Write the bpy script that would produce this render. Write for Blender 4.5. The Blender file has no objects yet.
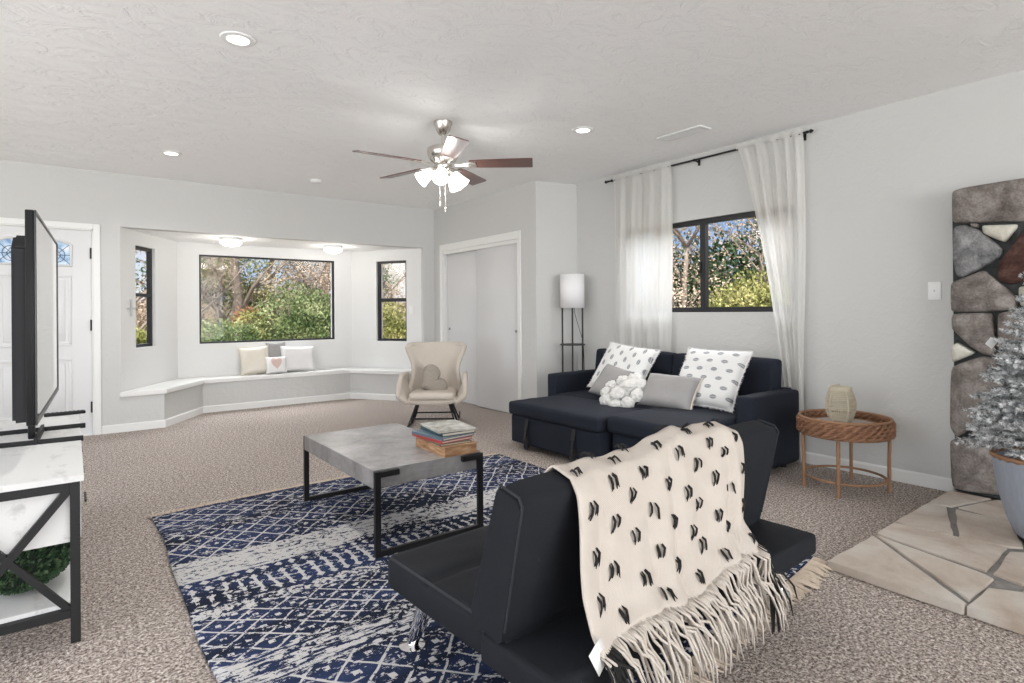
import bpy, bmesh, math, random
from mathutils import Vector, Matrix, noise
PI = math.pi
C = bpy.context.scene.collection
SC = bpy.context.scene

# ------------------------------------------------------------------ camera
F_PX, TH, HORIZ, ROLL, CAM_H = 576.8, math.radians(37.37), 29.12, .0068, 1.2
r0 = Vector((math.cos(TH), -math.sin(TH), 0)); f0 = Vector((math.sin(TH), math.cos(TH), 0)); u0 = Vector((0, 0, 1))
cr, sr = math.cos(ROLL), math.sin(ROLL)
right = r0*cr - u0*sr; up = r0*sr + u0*cr
cd = bpy.data.cameras.new('camera'); cam = bpy.data.objects.new('camera', cd); C.objects.link(cam)
cam.matrix_world = Matrix(((right.x, up.x, -f0.x, 0), (right.y, up.y, -f0.y, 0), (right.z, up.z, -f0.z, CAM_H), (0, 0, 0, 1)))
cd.sensor_width = 36; cd.lens = F_PX/1024*36
cd.shift_y = -HORIZ/1024; cd.shift_x = .0002
cd.clip_start = .05; cd.clip_end = 300
SC.camera = cam

# ------------------------------------------------------------------ view, sky, sun
SC.view_settings.view_transform = 'Standard'; SC.view_settings.look = 'None'
SC.view_settings.gamma = 1; SC.view_settings.use_curve_mapping = False
SC.view_settings.exposure = .75
W = bpy.data.worlds.new('sky'); SC.world = W; W.use_nodes = True
nt = W.node_tree; nt.nodes.clear()
def wn(t, **k):
    n = nt.nodes.new(t)
    for a, b in k.items(): setattr(n, a, b)
    return n
tc = wn('ShaderNodeTexCoord'); sep = wn('ShaderNodeSeparateXYZ'); nt.links.new(tc.outputs['Generated'], sep.inputs[0])
rmp = wn('ShaderNodeValToRGB'); nt.links.new(sep.outputs['Z'], rmp.inputs[0])
e = rmp.color_ramp.elements; e[0].position = .0; e[0].color = (.50, .50, .48, 1); e[1].position = .45; e[1].color = (.16, .36, .80, 1)
q = e.new(.03); q.color = (.62, .76, .95, 1); q = e.new(.15); q.color = (.30, .52, .90, 1)
nz = wn('ShaderNodeTexNoise'); nz.inputs['Scale'].default_value = 3.2; nz.inputs['Detail'].default_value = 6
nt.links.new(tc.outputs['Generated'], nz.inputs['Vector'])
cl = wn('ShaderNodeValToRGB'); cl.color_ramp.elements[0].position = .40; cl.color_ramp.elements[1].position = .62
nt.links.new(nz.outputs['Fac'], cl.inputs[0])
mx = wn('ShaderNodeMixRGB'); nt.links.new(cl.outputs['Color'], mx.inputs[0]); nt.links.new(rmp.outputs['Color'], mx.inputs[1]); mx.inputs[2].default_value = (.98, .96, .92, 1)
bg = wn('ShaderNodeBackground'); bg.inputs['Strength'].default_value = .6; nt.links.new(mx.outputs['Color'], bg.inputs['Color'])
ow = wn('ShaderNodeOutputWorld'); nt.links.new(bg.outputs[0], ow.inputs[0])
sd = bpy.data.lights.new('sun', 'SUN'); sd.energy = 4.2; sd.angle = .02; sd.color = (1, .95, .86)
sun = bpy.data.objects.new('sun', sd); C.objects.link(sun)
sun.rotation_euler = Vector((.35, .62, -.70)).to_track_quat('-Z', 'Y').to_euler()     # from behind the house, high

def area(name, loc, direction, sx, sy, energy, color=(1, 1, 1)):
    l = bpy.data.lights.new(name, 'AREA'); l.shape = 'RECTANGLE'; l.size = sx; l.size_y = sy; l.energy = energy; l.color = color
    o = bpy.data.objects.new(name, l); C.objects.link(o); o.location = loc
    o.rotation_euler = Vector(direction).to_track_quat('-Z', 'Y').to_euler(); return o
# added area light filling the room from its open rear, well behind the camera
area('rear_fill', (1.2, -6.9, 1.45), (0, 1, .32), 6.5, 2.4, 285, (.97, .985, 1))
# added fill light at the left wall opening, out of view
area('side_fill', (-3.3, 1.6, 1.4), (1, 0, .30), 6.0, 2.2, 100, (.97, .985, 1))

# added lamps outside, above the window heads, boosting sky light into bay and curtains
area('bay_fill', (2.2, 10.0, 3.9), (0, -.80, -.62), 5.0, 2.0, 230, (.97, .985, 1))
area('window_fill', (6.6, 3.2, 3.6), (-.80, 0, -.60), 4.0, 1.6, 130, (.97, .985, 1))

# ------------------------------------------------------------------ node helpers
class NT:
    def __init__(s, name):
        s.m = bpy.data.materials.new(name); s.m.use_nodes = True; s.t = s.m.node_tree
        s.b = s.t.nodes['Principled BSDF']; s.out = s.t.nodes['Material Output']; s._c = None
    def n(s, t, **k):
        x = s.t.nodes.new(t)
        for a, b in k.items(): setattr(x, a, b)
        return x
    def put(s, sock, v):
        if isinstance(v, bpy.types.NodeSocket): s.t.links.new(v, sock)
        elif isinstance(v, (tuple, list)): sock.default_value = tuple(v) if len(v) != 3 or sock.type != 'RGBA' else (*v, 1)
        else: sock.default_value = v
    def co(s, kind='Object'):
        if not s._c: s._c = s.n('ShaderNodeTexCoord')
        return s._c.outputs[kind]
    def map(s, v, scale=(1, 1, 1), rot=(0, 0, 0), loc=(0, 0, 0)):
        x = s.n('ShaderNodeMapping'); s.put(x.inputs['Vector'], v); x.inputs['Scale'].default_value = scale
        x.inputs['Rotation'].default_value = rot; x.inputs['Location'].default_value = loc; return x.outputs[0]
    def noise(s, v, scale=5, detail=4, rough=.5, dist=0):
        x = s.n('ShaderNodeTexNoise'); s.put(x.inputs['Vector'], v); x.inputs['Scale'].default_value = scale
        x.inputs['Detail'].default_value = detail; x.inputs['Roughness'].default_value = rough; x.inputs['Distortion'].default_value = dist
        return x.outputs['Fac']
    def vor(s, v, scale=5, feat='F1', out='Distance'):
        x = s.n('ShaderNodeTexVoronoi'); x.feature = feat; s.put(x.inputs['Vector'], v); x.inputs['Scale'].default_value = scale; return x.outputs[out]
    def ramp(s, v, stops, interp='LINEAR'):
        x = s.n('ShaderNodeValToRGB'); s.put(x.inputs[0], v); x.color_ramp.interpolation = interp; el = x.color_ramp.elements
        while len(el) < len(stops): el.new(.5)
        for i, (p, c) in enumerate(stops):
            el[i].position = p; el[i].color = (*c, 1) if len(c) == 3 else c
        return x.outputs['Color']
    def mix(s, f, a, b, mode='MIX'):
        x = s.n('ShaderNodeMixRGB'); x.blend_type = mode; s.put(x.inputs[0], f); s.put(x.inputs[1], a); s.put(x.inputs[2], b); return x.outputs[0]
    def ma(s, op, a, b=0.0, c=0.0):
        x = s.n('ShaderNodeMath'); x.operation = op; s.put(x.inputs[0], a); s.put(x.inputs[1], b)
        if len(x.inputs) > 2: s.put(x.inputs[2], c)
        return x.outputs[0]
    def xyz(s, v):
        x = s.n('ShaderNodeSeparateXYZ'); s.put(x.inputs[0], v); return x.outputs
    def bump(s, h, strength=.3, dist=.01):
        x = s.n('ShaderNodeBump'); s.put(x.inputs['Height'], h); x.inputs['Strength'].default_value = strength; x.inputs['Distance'].default_value = dist
        s.t.links.new(x.outputs[0], s.b.inputs['Normal'])
    def set(s, **k):
        for a, v in k.items(): s.put(s.b.inputs[a.replace('_', ' ')], v)
        return s

def plain(name, col, rough=.6, metal=0, var=.0, scale=20, bump=0, bscale=200, bdist=.002, coat=0, spec=.5, sheen=0):
    t = NT(name); c = t.co()
    if var: base = t.mix(t.noise(c, scale, 5), tuple(x*(1-var) for x in col), tuple(min(1, x*(1+var)) for x in col))
    else: base = (*col, 1)
    t.set(Base_Color=base, Roughness=rough, Metallic=metal); t.b.inputs['Specular IOR Level'].default_value = spec
    if sheen: t.b.inputs['Sheen Weight'].default_value = sheen
    if coat: t.b.inputs['Coat Weight'].default_value = coat
    if bump: t.bump(t.noise(c, bscale, 4), bump, bdist)
    return t.m

def m_wall(name, col, bs=.35):
    t = NT(name); c = t.co()
    n1 = t.noise(c, 9, 5, .55, 1.2); n2 = t.noise(c, 45, 3)
    t.set(Base_Color=(*col, 1), Roughness=.75); t.b.inputs['Specular IOR Level'].default_value = .25
    t.bump(t.ma('ADD', t.ma('MULTIPLY', n1, 1.2), t.ma('MULTIPLY', n2, .35)), bs, .012); return t.m
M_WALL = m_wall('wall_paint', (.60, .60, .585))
M_BAY = m_wall('bay_wall', (.74, .74, .73), .15)  # paler than the room walls
def m_ceiling():
    t = NT('ceiling_texture'); c = t.map(t.co(), (1, 1.6, 1))
    n1 = t.noise(c, 4.2, 10, .66, 1.5); n2 = t.noise(c, 1.4, 3)
    r = t.ramp(n1, [(.40, (0, 0, 0)), (.49, (1, 1, 1)), (.53, (.75, .75, .75)), (.60, (.95, .95, .95))])
    t.set(Base_Color=(.93, .93, .925, 1), Roughness=.85); t.b.inputs['Specular IOR Level'].default_value = .2
    t.bump(t.ma('MULTIPLY', r, t.ma('ADD', n2, .4)), .42, .014); return t.m
M_CEIL = m_ceiling()
M_TRIM = plain('white_trim', (.80, .80, .78), .4)
M_DOOR = plain('white_door', (.70, .70, .70), .4)
M_BLACKFRAME = plain('black_window_frame', (.012, .012, .014), .45)
M_BLACKMETAL = plain('black_metal', (.012, .012, .013), .42, .3)
M_CHROME = plain('chrome', (.82, .82, .84), .08, 1)
M_NICKEL = plain('brushed_nickel', (.60, .57, .53), .26, 1)
def m_glass():
    t = NT('window_glass'); tr = t.n('ShaderNodeBsdfTransparent'); gl = t.n('ShaderNodeBsdfGlossy'); gl.inputs['Roughness'].default_value = .02
    mx = t.n('ShaderNodeMixShader'); mx.inputs[0].default_value = .008
    t.t.links.new(tr.outputs[0], mx.inputs[1]); t.t.links.new(gl.outputs[0], mx.inputs[2]); t.t.links.new(mx.outputs[0], t.out.inputs[0]); return t.m
M_GLASS = m_glass()
def m_carpet():
    t = NT('carpet'); c = t.co()
    n1 = t.noise(c, 95, 3, .75); n2 = t.noise(c, 2.2, 4); n3 = t.noise(c, 40, 3, .6)
    a = t.ramp(n1, [(.38, (.09, .06, .045)), (.455, (.36, .29, .245)), (.53, (.70, .62, .56)), (.62, (1.0, .95, .89))])
    b = t.ramp(n3, [(.38, (.62, .58, .57)), (.60, (1.0, 1.0, 1.0))])
    col = t.mix(1, a, b, 'MULTIPLY'); col = t.mix(t.ma('MULTIPLY', n2, .2), col, (.70, .65, .61, 1))
    t.set(Base_Color=col, Roughness=.95); t.b.inputs['Specular IOR Level'].default_value = .1
    t.bump(t.ma('ADD', n1, t.ma('MULTIPLY', n3, .6)), .9, .02); return t.m
M_CARPET = m_carpet()

# ------------------------------------------------------------------ mesh helpers
class MB:
    def __init__(s): s.bm = bmesh.new()
    def box(s, x0, x1, y0, y1, z0, z1, mtx=None, bev=0, seg=2):
        r = bmesh.ops.create_cube(s.bm, size=1); v = r['verts']
        for w in v: w.co = Vector((x0+(w.co.x+.5)*(x1-x0), y0+(w.co.y+.5)*(y1-y0), z0+(w.co.z+.5)*(z1-z0)))
        if bev:
            ed = list({e for w in v for e in w.link_edges})
            rb = bmesh.ops.bevel(s.bm, geom=ed, offset=bev, segments=seg, affect='EDGES', profile=.5); v = list({w for f in rb['faces'] for w in f.verts} | {w for w in v if w.is_valid})
        if mtx: bmesh.ops.transform(s.bm, matrix=mtx, verts=v)
        return s
    def bar(s, a, b, w, h=None, bev=0):
        """square bar from a to b"""
        a = Vector(a); b = Vector(b); h = h or w; d = b-a; L = d.length
        q = d.to_track_quat('Z', 'Y').to_matrix().to_4x4()
        return s.box(-w/2, w/2, -h/2, h/2, 0, L, Matrix.Translation(a) @ q, bev)
    def tube(s, pts, r, n=10, cap=True, closed=False):
        pts = [Vector(p) for p in pts]; N = len(pts); rr = r if isinstance(r, (list, tuple)) else [r]*N
        t0 = (pts[1]-pts[0]).normalized(); nx = t0.orthogonal().normalized(); rings = []
        for i, p in enumerate(pts):
            if closed: t = (pts[(i+1) % N]-pts[i-1])
            else: t = pts[min(i+1, N-1)]-pts[max(i-1, 0)]
            t.normalize(); nx = (nx - t*nx.dot(t)).normalized(); ny = t.cross(nx)
            rings.append([s.bm.verts.new(p+(nx*math.cos(2*PI*k/n)+ny*math.sin(2*PI*k/n))*rr[i]) for k in range(n)])
        for i in range(N if closed else N-1):
            A, B = rings[i], rings[(i+1) % N]
            for k in range(n): s.bm.faces.new((A[k], A[(k+1) % n], B[(k+1) % n], B[k]))
        if cap and not closed:
            s.bm.faces.new(rings[0][::-1]); s.bm.faces.new(rings[-1])
        return s
    def lathe(s, prof, n=32, mtx=None, loc=(0, 0, 0), sx=1, sy=1):
        rings = []; vs = []
        for r, z in prof:
            if r < 1e-5: v = s.bm.verts.new((loc[0], loc[1], loc[2]+z)); rings.append([v]); vs.append(v)
            else:
                R = [s.bm.verts.new((loc[0]+r*sx*math.cos(2*PI*k/n), loc[1]+r*sy*math.sin(2*PI*k/n), loc[2]+z)) for k in range(n)]; rings.append(R); vs += R
        for A, B in zip(rings, rings[1:]):
            for k in range(n):
                a, b = A[k % len(A)], A[(k+1) % len(A)]; c, d = B[(k+1) % len(B)], B[k % len(B)]
                f = [x for i, x in enumerate((a, b, c, d)) if x not in (a, b, c, d)[:i]]
                if len(f) > 2: s.bm.faces.new(f)
        if mtx: bmesh.ops.transform(s.bm, matrix=mtx, verts=vs)
        return s
    def prism(s, poly, axis, a, b, bev=0):
        """poly in the plane normal to axis (x: (y,z); y: (x,z); z: (x,y)), from a to b"""
        def P(p, t): return {'x': (t, p[0], p[1]), 'y': (p[0], t, p[1]), 'z': (p[0], p[1], t)}[axis]
        A = [s.bm.verts.new(P(p, a)) for p in poly]; B = [s.bm.verts.new(P(p, b)) for p in poly]; n = len(poly)
        fs = [s.bm.faces.new(A), s.bm.faces.new(B[::-1])]
        for i in range(n): fs.append(s.bm.faces.new((A[i], B[i], B[(i+1) % n], A[(i+1) % n])))
        bmesh.ops.recalc_face_normals(s.bm, faces=fs)
        if bev:
            ed = list({e for f in fs for e in f.edges}); bmesh.ops.bevel(s.bm, geom=ed, offset=bev, segments=2, affect='EDGES')
        return s
    def grid(s, fn, nu, nv, wu=False, wv=False):
        V = [[s.bm.verts.new(fn(i/(nu if wu else nu-1), j/(nv if wv else nv-1))) for j in range(nv)] for i in range(nu)]
        for i in range(nu if wu else nu-1):
            for j in range(nv if wv else nv-1):
                s.bm.faces.new((V[i][j], V[(i+1) % nu][j], V[(i+1) % nu][(j+1) % nv], V[i][(j+1) % nv]))
        return s
    def quad(s, *p):
        s.bm.faces.new([s.bm.verts.new(x) for x in p]); return s
    def build(s, name, mat, parent=None, smooth=True, solid=0, sub=0, angle=40, recalc=True):
        if recalc: bmesh.ops.recalc_face_normals(s.bm, faces=s.bm.faces)
        me = bpy.data.meshes.new(name); s.bm.to_mesh(me); s.bm.free()
        o = bpy.data.objects.new(name, me); C.objects.link(o)
        if isinstance(mat, (list, tuple)):
            for x in mat: me.materials.append(x)
        else: me.materials.append(mat)
        if smooth:
            for p in me.polygons: p.use_smooth = True
            try: me.set_sharp_from_angle(angle=math.radians(angle))
            except Exception: pass
        if solid: md = o.modifiers.new('thick', 'SOLIDIFY'); md.thickness = solid; md.offset = 0
        if sub: md = o.modifiers.new('sub', 'SUBSURF'); md.levels = sub; md.render_levels = sub
        if parent: o.parent = parent
        return o
def tag(o, label, cat, group=None, kind=None):
    o['label'] = label; o['category'] = cat
    if group: o['group'] = group
    if kind: o['kind'] = kind
    return o
def thing(name, loc, rz, label, cat, group=None):
    o = bpy.data.objects.new(name, None); C.objects.link(o); o.location = loc; o.rotation_euler = (0, 0, rz); o.empty_display_size = .1
    return tag(o, label, cat, group)
def struct(o): o['kind'] = 'structure'; return o
def cushion_fn(w, d, h, p=3.2, q=2.4):
    """superellipsoid point sampler"""
    def sp(c, e): return math.copysign(abs(c)**e, c)
    def fn(i, j):
        a = 2*PI*i; b = PI*(j-.5)*.998
        cb = sp(math.cos(b), 2/q)
        return (w/2*cb*sp(math.cos(a), 2/p), d/2*cb*sp(math.sin(a), 2/p), h/2*sp(math.sin(b), 2/q))
    return fn
def pad(mb, x0, x1, y0, y1, z0, z1, bev=.03, puff=.012, n=10):
    """soft upholstered block: rounded box whose top bulges"""
    bm2 = bmesh.new(); bmesh.ops.create_cube(bm2, size=1)
    for w in bm2.verts: w.co = Vector((x0+(w.co.x+.5)*(x1-x0), y0+(w.co.y+.5)*(y1-y0), z0+(w.co.z+.5)*(z1-z0)))
    bmesh.ops.bevel(bm2, geom=list(bm2.edges), offset=bev, segments=3, affect='EDGES', profile=.6)
    bmesh.ops.triangulate(bm2, faces=[f for f in bm2.faces if len(f.verts) > 4])
    big = [e for e in bm2.edges if e.calc_length() > .12]
    bmesh.ops.subdivide_edges(bm2, edges=big, cuts=n, use_grid_fill=True)
    cx, cy = (x0+x1)/2, (y0+y1)/2
    for v in bm2.verts:
        u = max(0, 1-((v.co.x-cx)/((x1-x0)/2))**2); w = max(0, 1-((v.co.y-cy)/((y1-y0)/2))**2)
        if v.co.z > (z0+z1)/2: v.co.z += puff*(u*w)**.5 + .004*noise.noise(v.co*9)
        zz = max(0, 1-((v.co.z-(z0+z1)/2)/((z1-z0)/2))**2)
        v.co.x += math.copysign(puff*.5*zz*w, v.co.x-cx) if abs(v.co.x-cx) > (x1-x0)/2-.01 else 0
        v.co.y += math.copysign(puff*.5*zz*u, v.co.y-cy) if abs(v.co.y-cy) > (y1-y0)/2-.01 else 0
    me = bpy.data.meshes.new('tmp'); bm2.to_mesh(me); bm2.free(); mb.bm.from_mesh(me); bpy.data.meshes.remove(me); return mb

# ------------------------------------------------------------------ room shell
H = 2.652; XB = 4.595; YA = 7.136; XC = 4.077; YJ = 4.89; YJR = 4.774; ZH = 2.107; YW = 8.2
BL, BR = (1.045, YW), (3.29, YW)
def wall(name, a, b, z0, z1, holes=(), thick=.14, mat=M_WALL, side=1):
    """wall from a to b; holes (s0,s1,z0,z1) along it; thickness goes to the left (side=1) of a->b"""
    a = Vector(a); b = Vector(b); d = (b-a); L = d.length; d.normalize(); n = Vector((-d.y, d.x))*side
    M = Matrix(((d.x, n.x, 0, a.x), (d.y, n.y, 0, a.y), (0, 0, 1, 0), (0, 0, 0, 1)))
    mb = MB(); xs = sorted({0, L, *[h[0] for h in holes], *[h[1] for h in holes]})
    for x0, x1 in zip(xs, xs[1:]):
        hs = sorted([h for h in holes if h[0] <= x0+1e-6 and h[1] >= x1-1e-6], key=lambda h: h[2]); z = z0
        for h in hs:
            if h[2] > z+1e-4: mb.box(x0, x1, 0, thick, z, h[2], M)
            z = h[3]
        if z < z1-1e-4: mb.box(x0, x1, 0, thick, z, z1, M)
    bmesh.ops.remove_doubles(mb.bm, verts=mb.bm.verts, dist=1e-5)
    return struct(mb.build(name, mat, smooth=False)), M
struct(MB().box(-3.4, 4.9, -7.0, 8.45, -.12, 0).build('floor', M_CARPET, smooth=False))
struct(MB().box(-3.4, 4.9, -7.0, YA+.14, H, H+.15).build('ceiling', M_CEIL, smooth=False))
struct(MB().prism([(.36, YA+.141), (XC, YA+.141), (3.45, 8.35), (.88, 8.35)], 'z', ZH, ZH+.12).build('ceiling', M_CEIL, smooth=False))
# back wall with the front door opening and the bay opening
DX0, DX1, DZ = -.735, .177, 2.058
wall('wall_back', (-3.2, YA), (XC+.14, YA), 0, H, [(DX0+3.2, DX1+3.2, 0, DZ), (.403+3.2, 3.999+3.2, .0, ZH)])
# low wall pieces of the window seat
K = [(.403, YA), (.783, YA), (1.265, 7.87), (3.125, 7.87), (3.62, YA), (4.01, YA)]
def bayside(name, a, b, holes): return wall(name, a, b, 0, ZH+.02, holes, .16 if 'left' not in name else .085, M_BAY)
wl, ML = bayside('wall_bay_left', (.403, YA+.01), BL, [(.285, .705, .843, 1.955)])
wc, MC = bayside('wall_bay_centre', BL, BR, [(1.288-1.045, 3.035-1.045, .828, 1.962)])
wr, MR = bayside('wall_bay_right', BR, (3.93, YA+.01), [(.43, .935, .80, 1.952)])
struct(MB().box(3.90, 4.02, YA+.001, YA+.14, .411, ZH-.001).build('wall_bay_stub', M_WALL, smooth=False))
for i, (a, b) in enumerate(zip(K, K[1:])):
    wall('wall_seat_front', a, b, 0, .36, (), .05)
# seat board: one top following the bay
seat = MB(); o_ = .03
poly = [(.39, YA-o_), (.80, YA-o_), (1.285, 7.84), (3.105, 7.84), (3.60, YA-o_), (3.99, YA-o_), (3.93, YA+.01), BR, BL, (.40, YA+.01)]
seat.prism(poly, 'z', .362, .41, .006)
tag(seat.build('window_seat', M_TRIM), 'white built-in window seat board running round the bay under the three bay windows', 'window seat')
wall('wall_closet', (XC, YA), (XC, YJ), 0, H, [(YA-6.90, YA-5.215, 0, 2.045)], .12)
wall('wall_jog', (XC-.0, YJ), (XB+.02, YJR), 0, H, (), .10)
WY0, WY1, WZ0, WZ1 = 2.29, 4.03, 1.19, 2.048
wall('wall_right', (XB, YJ), (XB, -7.0), 0, H, [(YJ-WY1, YJ-WY0, WZ0, WZ1)], .16)
wall('wall_left', (-3.2, -7.0), (-3.2, YA), 0, H, [(5.7, 13.4, .25, 2.4)], .12)  # wide unseen opening, put in to let more light reach the room
struct(MB().box(XC+.12, XC+.9, YJ+.12, YA, 0, .001).build('floor', M_CARPET, smooth=False))
wall('wall_closet_back', (XC+.75, YA+.1), (XC+.75, YJ+.13), 0, H, (), .08)

# baseboards
def base(a, b, name='baseboard_back', h=.083, t=.014, side=-1):
    a = Vector(a); b = Vector(b); d = (b-a); L = d.length; d.normalize(); n = Vector((-d.y, d.x))*side
    M = Matrix(((d.x, n.x, 0, a.x), (d.y, n.y, 0, a.y), (0, 0, 1, 0), (0, 0, 0, 1)))
    mb = MB(); mb.prism([(0, 0), (0, h), (t*.55, h), (t, h-.012), (t, 0)], 'x', 0, L)
    bmesh.ops.transform(mb.bm, matrix=M, verts=mb.bm.verts); struct(mb.build(name, M_TRIM, smooth=False))
base((DX1+.062, YA), (.79, YA)); base((-3.2, YA), (DX0-.06, YA))
base(K[1], K[2], 'baseboard_bay'); base(K[2], K[3], 'baseboard_bay'); base(K[3], K[4], 'baseboard_bay'); base(K[4], (XC, YA), 'baseboard_back')
base((XC, YA), (XC, 6.96), 'baseboard_closet'); base((XC, 5.155), (XC, YJ), 'baseboard_closet')
base((XC, YJ), (XB, YJR), 'baseboard_jog'); base((XB, YJR), (XB, 1.25), 'baseboard_right', .088)

# closet casing and sliding doors
cs = MB()
for y0, y1, z0, z1 in ((5.155, 5.215, 0, 2.045), (6.90, 6.96, 0, 2.045), (5.155, 6.96, 2.045, 2.135)): cs.box(XC-.016, XC, y0, y1, z0, z1, bev=.003)
cs.box(XC+.001, XC+.11, 5.2151, 5.226, 0, 2.0); cs.box(XC+.001, XC+.11, 6.888, 6.8999, 0, 2.0)
cs.box(XC+.001, XC+.018, 5.2151, 6.8999, 2.0, 2.044)
struct(cs.build('trim_1', M_TRIM, smooth=False))
M_PULL = plain('pull_metal', (.25, .24, .22), .35, .9)
for k, (y0, y1, x) in enumerate(((5.23, 6.10, XC+.022), (6.0, 6.887, XC+.062))):
    d = MB().box(x, x+.034, y0, y1, .012, 2.03, bev=.003).build('door_%d' % (k+2), M_DOOR); struct(d)
    yy = (y0+.055, y1-.06)[k]
    MB().lathe([(0, .0), (.017, 0), (.017, .006), (.012, .009), (0, .004)], 16, Matrix.Translation((x+.001, yy, .98)) @ Matrix.Rotation(-PI/2, 4, 'Y')).build('finger_pull', M_PULL, d)

# front door
fd = MB(); fd.box(DX0+.012, DX1-.012, YA+.03, YA+.07, .012, DZ-.012)
door = struct(fd.build('door_1', M_DOOR, smooth=False))
def panel(x0, x1, z0, z1):
    mb = MB(); y = YA+.03
    for a, b, c, d_ in ((x0, x1, z0, z0+.025), (x0, x1, z1-.025, z1), (x0, x0+.025, z0+.025, z1-.025), (x1-.025, x1, z0+.025, z1-.025)): mb.box(a, b, y-.009, y+.001, c, d_, bev=.004)
    mb.box(x0+.05, x1-.05, y-.006, y+.001, z0+.05, z1-.05, bev=.005)
    mb.build('door_panel', M_DOOR, door)
px = [(-.560, -.343), (-.215, .002)]
for a, b in px:
    panel(a, b, .22, .78); panel(a, b, .90, 1.60)
def m_leaded():
    t = NT('leaded_blue_glass'); c = t.co(); X = t.xyz(c)
    n = t.noise(c, 14, 3)
    t.set(Base_Color=t.ramp(n, [(.3, (.16, .30, .50)), (.5, (.45, .62, .80)), (.7, (.85, .9, .95))]), Roughness=.15); t.bump(t.noise(c, 60, 3), .4, .003)
    return t.m
M_LEAD = m_leaded(); M_CAME = plain('lead_came', (.05, .09, .17), .4, .6)
for a, b in px:
    y = YA+.03; arc = [(a, 1.69), (b, 1.69)] + [(b-(b-a)*i/10, 1.89+.045*math.sin(PI*i/10)) for i in range(11)]
    gf = MB(); n_ = len(arc)
    gf.tube([(p[0], y-.004, p[1]) for p in arc], .013, 8, closed=True); g = gf.build('glass_frame', M_DOOR, door)
    MB().prism(arc, 'y', y-.004, y-.001).build('leaded_pane', M_LEAD, g, smooth=False)
    cm = MB(); cx = (a+b)/2
    for s_ in (-1, 1):
        cm.tube([(cx+s_*.06*math.cos(t_), y-.006, 1.79+.07*math.sin(t_)) for t_ in [i*PI/8 for i in range(16)]], .003, 6, closed=True)
        cm.tube([(cx-s_*.10, y-.006, 1.70), (cx+s_*.10, y-.006, 1.90)], .003, 6)
    cm.tube([(cx-.03, y-.006, 1.79), (cx, y-.006, 1.84), (cx+.03, y-.006, 1.79), (cx, y-.006, 1.74)], .004, 6, closed=True)
    cm.tube([(a, y-.006, 1.79), (b, y-.006, 1.79)], .003, 6)
    cm.build('lead_came', M_CAME, g)
for z in (.28, 1.1, 1.82): MB().box(DX1-.024, DX1-.012, YA+.020, YA+.03, z-.055, z+.055).tube([(DX1-.018, YA+.016, z-.055), (DX1-.018, YA+.016, z+.055)], .009, 8).build('hinge', M_BLACKMETAL, door)
t1 = MB()
for x0, x1, z0, z1 in ((DX0-.058, DX0, 0, DZ+.056), (DX1, DX1+.058, 0, DZ+.056), (DX0, DX1, DZ, DZ+.056)): t1.box(x0, x1, YA-.015, YA, z0, z1, bev=.003)
t1.box(DX0, DX0+.011, YA, YA+.12, 0, DZ); t1.box(DX1-.011, DX1, YA, YA+.12, 0, DZ); t1.box(DX0, DX1, YA, YA+.12, DZ-.011, DZ)
t1.box(DX0, DX1, YA+.0, YA+.12, 0, .012)
struct(t1.build('trim_2', M_TRIM, smooth=False))

# windows
def window(k, M, s0, s1, z0, z1, depth, bars_v=(), bars_h=(), fw=.035, thick_h=.04):
    mb = MB()
    y0, y1 = depth, depth+.045
    for a, b, c, d in ((s0, s1, z0, z0+fw), (s0, s1, z1-fw, z1), (s0, s0+fw, z0+fw, z1-fw), (s1-fw, s1, z0+fw, z1-fw)): mb.box(a, b, y0, y1, c, d)
    for v, w in bars_v: mb.box(v-w/2, v+w/2, y0-.004, y1, z0+fw, z1-fw)
    for v, w in bars_h: mb.box(s0+fw, s1-fw, y0-.004, y1, v-w/2, v+w/2)
    bmesh.ops.transform(mb.bm, matrix=M, verts=mb.bm.verts)
    w = struct(mb.build('window_%d' % k, M_BLACKFRAME, smooth=False))
    g = MB().box(s0+fw/2, s1-fw/2, depth+.02, depth+.024, z0+fw/2, z1-fw/2, M).build('window_glass', M_GLASS, w, smooth=False)
    return w
w1 = window(1, ML, .20, .705, .843, 1.955, .035, (), ((1.42, .035),), fw=.035)
w2 = window(2, MC, 1.288-1.045, 3.035-1.045, .828, 1.962, .02, fw=.022)
w3 = window(3, MR, .43, .935, .80, 1.952, .035, (), ((1.39, .05),))
_, MRW = None, Matrix(((0, 1, 0, XB), (-1, 0, 0, YJ), (0, 0, 1, 0), (0, 0, 0, 1)))
w4 = window(4, MRW, YJ-WY1, YJ-WY0, WZ0, WZ1, .03, ((YJ-3.15, .055),), fw=.045)
MB().box(YJ-3.18, YJ-3.165, .012, .027, 1.55, 1.66, MRW, bev=.003).build('window_latch', M_BLACKFRAME, w4)

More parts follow.
